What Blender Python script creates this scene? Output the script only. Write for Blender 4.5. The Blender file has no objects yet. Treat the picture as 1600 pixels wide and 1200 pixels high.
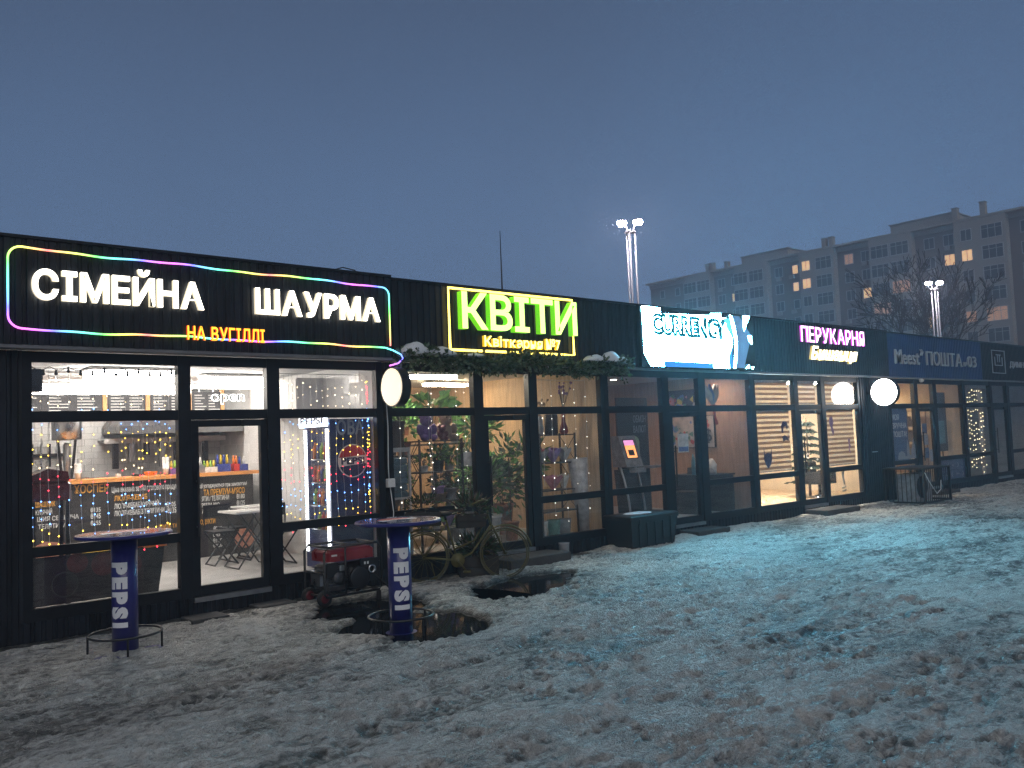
import bpy, math, random
import bmesh
import numpy as np
from mathutils import Vector, Matrix
R = math.radians
random.seed(7)
S = bpy.context.scene
COL = S.collection

# ------------------------------------------------------------------ camera
CAM = Vector((0.0, -9.683, 1.785))
YAW, PITCH, ROLL = 0.715907, 0.062031, -0.039592
fw = Vector((math.sin(YAW)*math.cos(PITCH), math.cos(YAW)*math.cos(PITCH), math.sin(PITCH)))
rt = Vector((math.cos(YAW), -math.sin(YAW), 0)); up = rt.cross(fw)
r2 = rt*math.cos(ROLL) + up*math.sin(ROLL); u2 = up*math.cos(ROLL) - rt*math.sin(ROLL)
cd = bpy.data.cameras.new('camera'); cam = bpy.data.objects.new('camera', cd); COL.objects.link(cam)
m = Matrix((r2, u2, -fw)).transposed().to_4x4(); m.translation = CAM
cam.matrix_world = m
cd.sensor_width = 36; cd.lens = 36*1366.5/1600; cd.clip_start = .05; cd.clip_end = 3000
S.camera = cam

# ------------------------------------------------------------------ sky, sun, exposure (dusk, overcast)
SUN_EL, SUN_AZ = 34, 205          # azimuth clockwise from +Y; behind the camera, to the left
w = bpy.data.worlds.new('World'); S.world = w; w.use_nodes = True
nt = w.node_tree; nt.nodes.clear()
sky = nt.nodes.new('ShaderNodeTexSky'); sky.sky_type = 'NISHITA'; sky.sun_disc = False
sky.sun_elevation = R(SUN_EL); sky.sun_rotation = R(SUN_AZ); sky.dust_density = 3; sky.air_density = 1.5
hs = nt.nodes.new('ShaderNodeHueSaturation'); hs.inputs['Saturation'].default_value = .8
bgA = nt.nodes.new('ShaderNodeBackground'); bgA.inputs['Strength'].default_value = 0.0135
bgB = nt.nodes.new('ShaderNodeBackground'); bgB.inputs['Strength'].default_value = 1.0
wtc = nt.nodes.new('ShaderNodeTexCoord'); wsx = nt.nodes.new('ShaderNodeSeparateXYZ'); nt.links.new(wtc.outputs['Generated'], wsx.inputs[0])
wrp = nt.nodes.new('ShaderNodeValToRGB'); we = wrp.color_ramp.elements; wrp.color_ramp.interpolation = 'EASE'      # cloud deck: paler towards the horizon, deeper overhead
we[0].position = 0; we[0].color = (.092,.188,.39,1); we[1].position = .62; we[1].color = (.034,.058,.118,1)
wnz = nt.nodes.new('ShaderNodeTexNoise'); wnz.inputs['Scale'].default_value = 1.6; wnz.inputs['Detail'].default_value = 4; nt.links.new(wtc.outputs['Generated'], wnz.inputs['Vector'])
wma = nt.nodes.new('ShaderNodeMath'); wma.operation = 'MULTIPLY_ADD'; wma.inputs[1].default_value = .22; wma.inputs[2].default_value = -.11; nt.links.new(wnz.outputs['Fac'], wma.inputs[0])
wad = nt.nodes.new('ShaderNodeMath'); nt.links.new(wsx.outputs['Z'], wad.inputs[0]); nt.links.new(wma.outputs[0], wad.inputs[1]); nt.links.new(wad.outputs[0], wrp.inputs['Fac']); nt.links.new(wrp.outputs['Color'], bgB.inputs['Color'])
ad = nt.nodes.new('ShaderNodeAddShader'); wo = nt.nodes.new('ShaderNodeOutputWorld')
nt.links.new(sky.outputs[0], hs.inputs['Color']); nt.links.new(hs.outputs[0], bgA.inputs['Color'])
nt.links.new(bgA.outputs[0], ad.inputs[0]); nt.links.new(bgB.outputs[0], ad.inputs[1]); nt.links.new(ad.outputs[0], wo.inputs['Surface'])
sl = bpy.data.lights.new('sun', 'SUN'); sl.energy = .8; sl.angle = R(50); sl.color = (1, .95, .86)
so = bpy.data.objects.new('sun', sl); COL.objects.link(so)
az = R(SUN_AZ); el = R(SUN_EL)
sd = Vector((math.sin(az)*math.cos(el), math.cos(az)*math.cos(el), math.sin(el)))
so.rotation_euler = sd.to_track_quat('Z', 'Y').to_euler(); so.location = (0, -30, 30)
S.view_settings.view_transform = 'Standard'; S.view_settings.look = 'None'
S.view_settings.exposure = 0; S.view_settings.gamma = 1; S.view_settings.use_curve_mapping = False
S.cycles.use_denoising = True; S.cycles.use_adaptive_sampling = True; S.cycles.adaptive_threshold = .02; S.cycles.denoising_prefilter = 'NONE'; S.cycles.max_bounces = 6; S.cycles.transparent_max_bounces = 20
S.cycles.diffuse_bounces = 3; S.cycles.glossy_bounces = 3; S.cycles.sample_clamp_indirect = 4
S.cycles.caustics_reflective = False; S.cycles.caustics_refractive = False

# ------------------------------------------------------------------ materials
M = {}
def mat(name, col, rough=.6, metal=0., var=.0, vscale=6., bump=0., bscale=40., spec=.5, coat=0., col2=None, stretch=None):
    m = bpy.data.materials.new(name); m.use_nodes = True; n = m.node_tree.nodes; l = m.node_tree.links
    p = n['Principled BSDF']; p.inputs['Base Color'].default_value = (*col, 1); p.inputs['Roughness'].default_value = rough
    p.inputs['Metallic'].default_value = metal; p.inputs['Specular IOR Level'].default_value = spec; p.inputs['Coat Weight'].default_value = coat
    if var or bump or col2:
        tc = n.new('ShaderNodeTexCoord'); mp = n.new('ShaderNodeMapping'); l.new(tc.outputs['Object'], mp.inputs[0])
        if stretch: mp.inputs['Scale'].default_value = stretch
    if var or col2:
        t = n.new('ShaderNodeTexNoise'); t.inputs['Scale'].default_value = vscale; t.inputs['Detail'].default_value = 5
        l.new(mp.outputs[0], t.inputs['Vector'])
        rp = n.new('ShaderNodeMapRange'); rp.inputs['From Min'].default_value = .3; rp.inputs['From Max'].default_value = .7
        l.new(t.outputs['Fac'], rp.inputs['Value'])
        mx = n.new('ShaderNodeMix'); mx.data_type = 'RGBA'
        a = col2 or tuple(max(0, c*(1-var)) for c in col); b = col if col2 else tuple(c*(1+var) for c in col)
        mx.inputs['A'].default_value = (*a, 1); mx.inputs['B'].default_value = (*b, 1)
        l.new(rp.outputs[0], mx.inputs['Factor']); l.new(mx.outputs['Result'], p.inputs['Base Color'])
        rr = n.new('ShaderNodeMapRange'); rr.inputs['To Min'].default_value = max(.02, rough-.12); rr.inputs['To Max'].default_value = min(1, rough+.12)
        l.new(t.outputs['Fac'], rr.inputs['Value']); l.new(rr.outputs[0], p.inputs['Roughness'])
    if bump:
        t2 = n.new('ShaderNodeTexNoise'); t2.inputs['Scale'].default_value = bscale; t2.inputs['Detail'].default_value = 4
        l.new(mp.outputs[0], t2.inputs['Vector'])
        bp = n.new('ShaderNodeBump'); bp.inputs['Strength'].default_value = bump; bp.inputs['Distance'].default_value = .02
        l.new(t2.outputs['Fac'], bp.inputs['Height']); l.new(bp.outputs[0], p.inputs['Normal'])
    M[name] = m; return m
def glow(name, col, strength, sample=True):
    m = bpy.data.materials.new(name); m.use_nodes = True; n = m.node_tree.nodes
    p = n['Principled BSDF']; p.inputs['Base Color'].default_value = (*[min(.8, c) for c in col], 1); p.inputs['Roughness'].default_value = .4
    p.inputs['Emission Color'].default_value = (*col, 1); p.inputs['Emission Strength'].default_value = strength
    if not sample: m.cycles.emission_sampling = 'NONE'
    M[name] = m; return m
def glass(name, tint=(1, 1, 1), base=.05, rough=.015, dust=.03):
    m = bpy.data.materials.new(name); m.use_nodes = True; n = m.node_tree.nodes; l = m.node_tree.links; n.clear()
    o = n.new('ShaderNodeOutputMaterial'); tr = n.new('ShaderNodeBsdfTransparent'); tr.inputs[0].default_value = (*tint, 1)
    gl = n.new('ShaderNodeBsdfGlossy'); gl.inputs['Roughness'].default_value = rough
    lw = n.new('ShaderNodeLayerWeight'); lw.inputs['Blend'].default_value = .5
    pw = n.new('ShaderNodeMath'); pw.operation = 'POWER'; pw.inputs[1].default_value = 4.5
    ml = n.new('ShaderNodeMath'); ml.operation = 'MULTIPLY_ADD'; ml.inputs[1].default_value = .85; ml.inputs[2].default_value = base
    l.new(lw.outputs['Facing'], pw.inputs[0]); l.new(pw.outputs[0], ml.inputs[0])
    df = n.new('ShaderNodeBsdfDiffuse'); df.inputs[0].default_value = (.6, .6, .6, 1)
    tc = n.new('ShaderNodeTexCoord'); tx = n.new('ShaderNodeTexNoise'); tx.inputs['Scale'].default_value = 3.5; tx.inputs['Detail'].default_value = 8
    l.new(tc.outputs['Object'], tx.inputs['Vector'])
    mr = n.new('ShaderNodeMapRange'); mr.inputs['From Min'].default_value = .35; mr.inputs['From Max'].default_value = .8; mr.inputs['To Max'].default_value = dust*2
    l.new(tx.outputs['Fac'], mr.inputs['Value'])
    m1 = n.new('ShaderNodeMixShader'); m2 = n.new('ShaderNodeMixShader')
    l.new(mr.outputs[0], m1.inputs[0]); l.new(tr.outputs[0], m1.inputs[1]); l.new(df.outputs[0], m1.inputs[2])
    l.new(ml.outputs[0], m2.inputs[0]); l.new(m1.outputs[0], m2.inputs[1]); l.new(gl.outputs[0], m2.inputs[2]); l.new(m2.outputs[0], o.inputs[0])
    M[name] = m; return m
# shell
mat('frame', (.006, .0075, .011), .42, spec=.35, var=.3, vscale=9)
mat('cladding', (.009, .0115, .017), .5, spec=.3, var=.6, vscale=3.5, bump=.12, bscale=50, stretch=(2.2,2.2,.35))
mat('cladding_blue', (.008, .03, .12), .5, var=.25, vscale=2.5, bump=.1, bscale=60)
mat('trim_grey', (.16, .16, .17), .55, var=.2)
mat('white_wall', (.72, .71, .69), .7, var=.08, vscale=2)
mat('ceiling_white', (.7, .7, .7), .8, var=.05)
mat('tile_white', (.74, .73, .71), .22, var=.05, vscale=1.3)
mat('grout', (.42, .41, .4), .9, var=.1)
mat('floor_tile', (.36, .35, .34), .4, var=.2, vscale=4)
mat('wood_wall', (.52, .38, .24), .55, var=.22, vscale=5, stretch=(6, 6, .5))
mat('wood_brown', (.40, .25, .16), .55, var=.22, vscale=5, stretch=(6, 6, .5))
mat('wood_orange', (.62, .26, .07), .45, var=.2, vscale=6, stretch=(1, 8, 8))
mat('plaster_warm', (.68, .56, .40), .7, var=.1, vscale=3)
mat('plaster_dim', (.42, .39, .36), .8, var=.15)
mat('roof_snow', (.62, .64, .68), .8, var=.12, vscale=3, bump=.6, bscale=6)
mat('rubber', (.012, .012, .012), .75, var=.3)
mat('black_metal', (.012, .012, .013), .38, var=.3, vscale=12)
mat('black_plastic', (.009, .009, .011), .5, var=.2)
mat('grey_metal', (.35, .36, .37), .35, .9, var=.15, vscale=8)
mat('steel', (.55, .56, .57), .28, 1, var=.12, vscale=5)
mat('concrete', (.05, .05, .05), .85, var=.25, vscale=8, bump=.3)
glass('glass'); glass('glass_far', (.5, .52, .55), .12, .03)
glass('glass_frost', (.9, .9, .9), .05, .02, .1)

# ------------------------------------------------------------------ builders
class MB:
    def __init__(s): s.v = []; s.f = []; s.mi = []; s.m = 0; s.sm = []; s.smooth = False
    def add(s, vs, fs):
        o = len(s.v); s.v += [tuple(p) for p in vs]
        for f in fs: s.f.append([i+o for i in f]); s.mi.append(s.m); s.sm.append(s.smooth)
        return s
    def box(s, x0, x1, y0, y1, z0, z1):
        return s.add([(x0,y0,z0),(x1,y0,z0),(x1,y1,z0),(x0,y1,z0),(x0,y0,z1),(x1,y0,z1),(x1,y1,z1),(x0,y1,z1)],
                     [(3,2,1,0),(4,5,6,7),(0,1,5,4),(1,2,6,5),(2,3,7,6),(3,0,4,7)])
    def bbox(s, x0, x1, y0, y1, z0, z1, c=.01):       # box with chamfered vertical and top edges
        P = [(x0+c,y0),(x1-c,y0),(x1,y0+c),(x1,y1-c),(x1-c,y1),(x0+c,y1),(x0,y1-c),(x0,y0+c)]
        cx, cy = (x0+x1)/2, (y0+y1)/2; kx = 1-2*c/max(x1-x0, .001); ky = 1-2*c/max(y1-y0, .001)
        Q = [(cx+(x-cx)*kx, cy+(y-cy)*ky) for x, y in P]
        vs = [(x,y,z0) for x,y in P]+[(x,y,z1-c) for x,y in P]+[(x,y,z1) for x,y in Q]
        fs = [tuple(range(7,-1,-1)), tuple(range(16,24))]
        for k in (0, 8):
            for i in range(8): j = (i+1) % 8; fs.append((k+i,k+j,k+8+j,k+8+i))
        return s.add(vs, fs)
    def rings(s, rings, close=True, cap=True):
        n = len(rings[0]); vs = [p for r in rings for p in r]; fs = []
        for k in range(len(rings)-1):
            for i in range(n if close else n-1):
                j = (i+1) % n; fs.append((k*n+i, k*n+j, (k+1)*n+j, (k+1)*n+i))
        if cap: fs.append(tuple(range(n-1,-1,-1))); fs.append(tuple(range((len(rings)-1)*n, len(rings)*n)))
        return s.add(vs, fs)
    def tube(s, pts, r, n=8, closed=False, cap=True):
        pts = [Vector(p) for p in pts]; N = len(pts); rr = r if isinstance(r, (list, tuple)) else [r]*N; out = []; a = None
        for i, p in enumerate(pts):
            t = (pts[(i+1) % N]-pts[i-1]) if closed else (pts[min(i+1, N-1)]-pts[max(i-1, 0)])
            t.normalize()
            if a is None or abs(a.dot(t)) > .98: a = Vector((0,0,1)) if abs(t.z) < .9 else Vector((1,0,0))
            a = (a - t*a.dot(t)).normalized(); b = t.cross(a)
            out.append([p + a*rr[i]*math.cos(2*math.pi*k/n) + b*rr[i]*math.sin(2*math.pi*k/n) for k in range(n)])
        if closed: out.append(out[0]); cap = False
        return s.rings(out, True, cap)
    def lathe(s, prof, c=(0,0,0), n=16, axis='z', cap=True):
        out = []
        for r, z in prof:
            ring = []
            for k in range(n):
                a = 2*math.pi*k/n; x, y = r*math.cos(a), r*math.sin(a)
                q = (x,y,z) if axis == 'z' else ((z,x,y) if axis == 'x' else (y,z,x))
                ring.append((c[0]+q[0], c[1]+q[1], c[2]+q[2]))
            out.append(ring)
        return s.rings(out, True, cap)
    def blob(s, c, r, n=10, k=6, rnd=0.):
        rx, ry, rz = r if isinstance(r, (tuple, list)) else (r,r,r); out = []
        for i in range(k+1):
            t = math.pi*i/k; q = max(math.sin(t), .02)
            out.append([(c[0]+rx*q*math.cos(2*math.pi*j/n)*(1+rnd*random.uniform(-1,1)), c[1]+ry*q*math.sin(2*math.pi*j/n)*(1+rnd*random.uniform(-1,1)),
                         c[2]-rz*math.cos(t)*(1+rnd*.5*random.uniform(-1,1))) for j in range(n)])
        return s.rings(out)
    def prism(s, poly, y0, y1):                        # polygon in X-Z swept along Y
        n = len(poly); vs = [(x,y0,z) for x,z in poly]+[(x,y1,z) for x,z in poly]
        fs = [tuple(range(n)), tuple(range(2*n-1, n-1, -1))]+[(i, n+i, n+(i+1)%n, (i+1)%n) for i in range(n)]
        return s.add(vs, fs)
    def ribbed(s, x0, x1, y, z0, z1, pitch=.1, d=.016, back=.05):   # vertical profiled sheet facing -Y with a flat back
        xs = []; x = x0
        while x < x1-1e-6:
            for dx, dy in ((0,0),(pitch*.5,0),(pitch*.6,d),(pitch*.9,d)):
                if x+dx < x1: xs.append((x+dx, y+dy))
            x += pitch
        xs.append((x1, y)); poly = xs+[(x1, y+back),(x0, y+back)]
        n = len(poly); vs = [(a,b,z0) for a,b in poly]+[(a,b,z1) for a,b in poly]
        return s.add(vs, [tuple(range(n-1,-1,-1)), tuple(range(n,2*n))]+[(i,(i+1)%n,n+(i+1)%n,n+i) for i in range(n)])
    def leaf(s, p, d, L, W, nrm=None):
        p = Vector(p); d = Vector(d).normalized(); nn = Vector(nrm) if nrm else Vector((random.uniform(-1,1), random.uniform(-1,1), random.uniform(-1,1)))
        a = d.cross(nn); a = a.normalized() if a.length > 1e-4 else Vector((1,0,0)); q = d.cross(a)*L*.12
        return s.add([p, p+d*L*.45+a*W*.5+q, p+d*L, p+d*L*.45-a*W*.5+q], [(0,1,2),(0,2,3)])
    def octa(s, c, r):
        x,y,z = c
        return s.add([(x+r,y,z),(x-r,y,z),(x,y+r,z),(x,y-r,z),(x,y,z+r),(x,y,z-r)],
                     [(0,2,4),(2,1,4),(1,3,4),(3,0,4),(2,0,5),(1,2,5),(3,1,5),(0,3,5)])
    def mesh(s, name, mats):
        me = bpy.data.meshes.new(name); me.from_pydata(s.v, [], s.f)
        for q in (mats if isinstance(mats, (list, tuple)) else [mats]): me.materials.append(M[q])
        me.polygons.foreach_set('material_index', s.mi); me.polygons.foreach_set('use_smooth', s.sm); me.update(); return me
    def build(s, name, mats, parent=None, label=None, world=True):
        if parent is not None and world:
            q = wloc(parent); s.v = [(x-q.x, y-q.y, z-q.z) for x,y,z in s.v]
        o = bpy.data.objects.new(name, s.mesh(name, mats)); COL.objects.link(o); o.parent = parent
        if label: o['label'] = label
        return o
def wloc(o):
    q = Vector((0,0,0))
    while o: q += o.location; o = o.parent
    return q
def part(name, mats, parent, *boxes, label=None):
    b = MB()
    for x in boxes: b.box(*x)
    return b.build(name, mats, parent, label)
def tag(o, label, cat, group=None):
    o['label'] = label; o['category'] = cat
    if group: o['group'] = group
    return o
LOOSE = []
def thing(name, label, cat, loc=(0,0,0), group=None, rz=0.):
    o = bpy.data.objects.new(name, None); COL.objects.link(o); o.location = loc; o.rotation_euler = (0,0,rz); o.empty_display_size = .1
    return tag(o, label, cat, group)
def single(b, name, mats, label, cat, loc=(0,0,0), group=None):   # a thing that is one mesh, built in world coordinates
    b.v = [(x-loc[0], y-loc[1], z-loc[2]) for x,y,z in b.v]
    o = b.build(name, mats); o.location = loc; return tag(o, label, cat, group)
def copy_tree(o, parent=None):
    c = o.copy(); COL.objects.link(c); c.parent = parent
    for ch in list(o.children): copy_tree(ch, c)
    return c
GL = {}
def glyph(s, offset, extrude, shear=0.):
    k = (s, offset, extrude, shear)
    if k not in GL:
        c = bpy.data.curves.new('t', 'FONT'); c.body = s; c.extrude = extrude; c.offset = offset; c.resolution_u = 3; c.shear = shear
        o = bpy.data.objects.new('t', c); me = bpy.data.meshes.new_from_object(o)
        v = [tuple(p.co) for p in me.vertices]; f = [tuple(p.vertices) for p in me.polygons]; fr = [abs(p.normal.z) > .5 for p in me.polygons]
        bpy.data.objects.remove(o); bpy.data.curves.remove(c); bpy.data.meshes.remove(me)
        GL[k] = (v, f, fr)
    return GL[k]
def text_into(b, s, x0, x1, z0, z1, y, depth=.002, offset=.012, mi=(0,0), fitw=True, place=None, shear=0.):
    """whole string fitted to a box on the plane facing -Y (or mapped by place)"""
    v, f, fr = glyph(s, offset, 1., shear)
    H = .73; a0 = min(p[0] for p in v); a1 = max(p[0] for p in v)
    sz = (z1-z0)/H; sx = (x1-x0)/(a1-a0) if fitw else sz
    vs = [(x0+(p[0]-a0)*sx, y-(p[2]+1)*.5*depth, z0+p[1]*sz) for p in v]
    if place: vs = [place(*p) for p in vs]
    o = len(b.v); b.v += vs
    for q, front in zip(f, fr): b.f.append([i+o for i in q]); b.mi.append(mi[0] if front else mi[1]); b.sm.append(False)
    return b
def letters(root, s, x0, x1, z0, z1, y, depth, mats, offset=.02, gap=.09, space=.35, name='letter'):
    """separate channel letters, one part each"""
    H = .73; items = []; tot = 0
    for ch in s:
        if ch == ' ': tot += space; items.append(None); continue
        v, f, fr = glyph(ch, offset, 1.); a0 = min(p[0] for p in v); a1 = max(p[0] for p in v)
        items.append((v, f, fr, a0, a1)); tot += a1-a0+gap
    tot -= gap; sx = (x1-x0)/tot; sz = (z1-z0)/H; x = x0
    for it in items:
        if it is None: x += space*sx; continue
        v, f, fr, a0, a1 = it; b = MB()
        b.v = [(x+(p[0]-a0)*sx, y-(p[2]+1)*.5*depth, z0+p[1]*sz) for p in v]
        b.f = [list(q) for q in f]; b.mi = [0 if k else 1 for k in fr]; b.sm = [False]*len(f)
        b.build(name, mats, root); x += (a1-a0+gap)*sx
# ------------------------------------------------------------------ ground: trodden dirty snow
rng = np.random.RandomState(3)
_T = rng.rand(256, 256)
def vn(x, y, sd=0):
    x = x+sd*37.3; y = y+sd*91.7
    xi = np.floor(x).astype(int); yi = np.floor(y).astype(int); fx = x-xi; fy = y-yi
    fx = fx*fx*(3-2*fx); fy = fy*fy*(3-2*fy)
    g = lambda a, b: _T[a & 255, b & 255]
    return (g(xi,yi)*(1-fx)+g(xi+1,yi)*fx)*(1-fy)+(g(xi,yi+1)*(1-fx)+g(xi+1,yi+1)*fx)*fy
def fbm(x, y, o=4, sd=0):
    s = 0; a = .5; t = 0
    for i in range(o): s = s+a*vn(x*2**i, y*2**i, sd+i); t += a; a *= .5
    return s/t
def axis(segs):
    out = [segs[0][0]]
    for a, b, s0, s1 in segs:
        x = a
        while x < b-1e-6:
            k = (x-a)/(b-a); x = min(b, x+s0+(s1-s0)*k); out.append(x)
    return np.array(out)
gx = axis([(-1500,-60,300,200),(-60,-2,8,.4),(-2,0,.3,.05),(0,9,.024,.03),(9,32,.03,.14),(32,140,.6,12),(140,1500,60,400)])
gy = axis([(-1500,-60,300,200),(-60,-11,8,.4),(-11,-8.8,.3,.04),(-8.8,.3,.023,.03),(.3,14,.4,2),(14,160,4,20),(160,1500,100,400)])
GX, GY = np.meshgrid(gx, gy, indexing='ij')
near = np.clip((GX+4)/3,0,1)*np.clip((60-GX)/20,0,1)*np.clip((GY+14)/3,0,1)*np.clip((.5-GY)/.3,0,1)
wx = GX+.5*fbm(GX*.8,GY*.8,3,11); wy = GY+.5*fbm(GX*.8,GY*.8,3,12)
H = (fbm(GX*.55,GY*.55,4,1)-.5)*.022
lump = fbm(wx*2.3,wy*3.4,5,2); H += (lump-.5)*.013
rid = 1-np.abs(fbm(wx*1.3,wy*3.6,4,5)*2-1); H += (rid**6)*.010+(1-np.abs(fbm(wx*3.1,wy*7.5,3,15)*2-1))**6*.009+(fbm(GX*11,GY*13,3,19)-.5)*.013          # frozen ridges of slush along the walkway
chunk = np.clip(fbm(GX*15,GY*17,3,8)-.6,0,1)*np.clip(fbm(GX*.5,GY*.5,2,21)*2-.75,0,1); H += chunk*.05
print('grid', GX.shape)
dirt = .46+(fbm(wx*.5,wy*.9,4,31)-.5)*1.1+(fbm(wx*2.2,wy*5,4,33)-.5)*.5
fine_ = (1-np.abs(fbm(wx*3.1,wy*7.5,3,15)*2-1))**6
dirt = np.clip(dirt-.30*rid**6-.25*fine_+np.clip((.40-lump)*4,0,1)*.25+chunk*.2,0,1)
# footprints: pressed sole with a raised rim
for k in range(2100):
    cx = random.choice((random.uniform(.2,10), random.uniform(1,26))); cy = -abs(random.gauss(0,1))*2.6-.3 if cx > 9 else random.uniform(-8.6,-.4)
    a = random.gauss(.1,.5)+(math.pi if random.random() < .5 else 0); L = random.uniform(.12,.155); W = random.uniform(.045,.06); D = random.uniform(.008,.022)
    i0, i1 = np.searchsorted(gx, [cx-.3, cx+.3]); j0, j1 = np.searchsorted(gy, [cy-.3, cy+.3])
    if i1-i0 < 3 or j1-j0 < 3: continue
    X = GX[i0:i1,j0:j1]-cx; Y = GY[i0:i1,j0:j1]-cy
    u = X*math.cos(a)+Y*math.sin(a); v = -X*math.sin(a)+Y*math.cos(a)
    d = np.sqrt((u/L)**2+(v/(W*(1-.18*np.sin(u/L*2.5))))**2)
    sole = np.clip((1.05-d)*8,0,1); tread = .25*np.sin(u*210)*sole
    H[i0:i1,j0:j1] += -D*sole*(1-.12*tread)+D*.4*np.exp(-((d-1.22)/.16)**2)
    dirt[i0:i1,j0:j1] = np.clip(dirt[i0:i1,j0:j1]+sole*random.uniform(-.05,.2)-.22*np.exp(-((d-1.2)/.13)**2),0,1)
# two shallow wheel tracks running along the row
for yc in (-7.4, -6.3, -4.55, -5.3):
    t = GY-(yc+.35*np.sin(GX*.33)+.09*GX-.2); g = np.exp(-(t/.13)**2)*np.clip(fbm(GX*.3,GY*.3,2,77)*2-.4,0,1)
    H += -.03*g+.018*np.exp(-((np.abs(t)-.22)/.07)**2)*g.max(); trd = np.sin((GX+GY*.6)*58)*np.sign(np.sin((GX-GY*.6)*20)); H += .007*trd*g; dirt = np.clip(dirt+.1*g-.2*trd*g,0,1)
def pud(cx, cy, ax, ay, rot=0.):
    X = GX-cx; Y = GY-cy; c, s = math.cos(rot), math.sin(rot)
    return np.sqrt(((X*c+Y*s)/ax)**2+((-X*s+Y*c)/ay)**2)
nz = (fbm(GX*2.2,GY*2.2,4,41)-.5)*.75+(fbm(GX*8,GY*8,3,43)-.5)*.3
pd = np.minimum(np.minimum(pud(4.92,-2.4,.72,.92,.0), pud(5.1,-1.25,.75,.65)), pud(7.25,-1.5,1.05,.55,.5))+nz
wet = np.clip((1.0-pd)*6,0,1); halo = np.clip((1.45-pd)*2.2,0,1)
H = H*near; H = H+.012*near
wallw = np.clip((GY+.42+.25*(fbm(GX*1.5,GY*1.5,3,51)-.5))*6,0,1)*np.clip((.4-GY)*20,0,1)*(GX > 1)*(GX < 32)
H = H-.03*wallw*near
bank = np.exp(-((GY+.22)/.2)**2)*(GX > 9.6)*(GX < 31)*np.clip(fbm(GX*1.3,GY*2,3,61)*2.4-.6,0,1)
H = H+.07*bank*near; dirt = np.clip(dirt-.3*bank,0,1)
H = H*(1-wet)-.034*wet
dirt = np.clip(dirt+wallw*.9*(GX < 9.6)+wallw*.1*(GX >= 9.6),0,1)
dirt = np.maximum(np.clip(dirt+halo*.22,0,1), wet)
n0, n1 = GX.shape
me = bpy.data.meshes.new('ground')
idx = np.arange(n0*n1).reshape(n0,n1)
F = np.stack([idx[:-1,:-1],idx[1:,:-1],idx[1:,1:],idx[:-1,1:]],-1).reshape(-1,4)
me.vertices.add(n0*n1); me.vertices.foreach_set('co', np.stack([GX,GY,H],-1).reshape(-1).astype(np.float32))
me.loops.add(F.size); me.loops.foreach_set('vertex_index', F.reshape(-1).astype(np.int32))
me.polygons.add(len(F)); me.polygons.foreach_set('loop_start', np.arange(0,F.size,4,dtype=np.int32))
me.polygons.foreach_set('use_smooth', np.ones(len(F),dtype=bool)); me.update(calc_edges=True)
at = me.attributes.new('dirt','FLOAT','POINT'); at.data.foreach_set('value', dirt.reshape(-1).astype(np.float32))
at = me.attributes.new('wet','FLOAT','POINT'); at.data.foreach_set('value', wet.reshape(-1).astype(np.float32))
gm = bpy.data.materials.new('snow'); gm.use_nodes = True; n = gm.node_tree.nodes; l = gm.node_tree.links; p = n['Principled BSDF']
M['snow'] = gm
ad_ = n.new('ShaderNodeAttribute'); ad_.attribute_name = 'dirt'; aw = n.new('ShaderNodeAttribute'); aw.attribute_name = 'wet'
tc = n.new('ShaderNodeTexCoord')
mp = n.new('ShaderNodeMapping'); mp.inputs['Scale'].default_value = (1,1.9,1.3); mp.inputs['Rotation'].default_value = (0,0,R(-9)); l.new(tc.outputs['Object'], mp.inputs[0])
def noise(sc, det, rough, dist, vec):
    t = n.new('ShaderNodeTexNoise'); t.inputs['Scale'].default_value = sc; t.inputs['Detail'].default_value = det; t.inputs['Roughness'].default_value = rough; t.inputs['Distortion'].default_value = dist; l.new(vec, t.inputs['Vector']); return t
def mth(op, a, b_=None, c_=None):
    x = n.new('ShaderNodeMath'); x.operation = op
    for k, s_ in enumerate((a, b_, c_)):
        if s_ is None: continue
        if isinstance(s_, (int, float)): x.inputs[k].default_value = s_
        else: l.new(s_, x.inputs[k])
    return x.outputs[0]
t1 = noise(11, 7, .6, .6, mp.outputs[0]); t3 = noise(75, 5, .6, 0, tc.outputs['Object'])
def ridge(sc, dist, width):            # thin frozen crests of trodden slush
    f = noise(sc, 5, .55, dist, mp.outputs[0]); d = mth('ABSOLUTE', mth('SUBTRACT', f.outputs['Fac'], .5)); q = mth('MULTIPLY_ADD', d, -1/width, 1.0); x = n.new('ShaderNodeClamp'); l.new(q, x.inputs[0]); return mth('POWER', x.outputs[0], 1.6)
def ctr(t):
    x = n.new('ShaderNodeMapRange'); x.inputs['From Min'].default_value = .36; x.inputs['From Max'].default_value = .64; l.new(t.outputs['Fac'], x.inputs['Value']); return x.outputs[0]
t5 = noise(4.5, 6, .6, .8, mp.outputs[0])
patch = noise(.9, 3, .5, 0, tc.outputs['Object'])
pm = n.new('ShaderNodeMapRange'); pm.inputs['From Min'].default_value = .38; pm.inputs['From Max'].default_value = .62; l.new(patch.outputs['Fac'], pm.inputs['Value'])
fil = mth('MULTIPLY', mth('MAXIMUM', ridge(3.2, 1.2, .035), mth('MULTIPLY', ridge(8.5, .9, .05), .75)), mth('MULTIPLY_ADD', pm.outputs[0], .7, .3))
ma = mth('ADD', mth('MULTIPLY_ADD', ctr(t1), .62, -.31), mth('ADD', mth('MULTIPLY_ADD', t3.outputs['Fac'], .4, -.2), mth('MULTIPLY_ADD', ctr(t5), .34, -.17)))
mb_ = mth('ADD', ad_.outputs['Fac'], mth('ADD', ma, mth('MULTIPLY', fil, -.6)))
class _O: pass
mb = _O(); mb.outputs = [mb_]
cr = n.new('ShaderNodeValToRGB'); e = cr.color_ramp.elements
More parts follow.
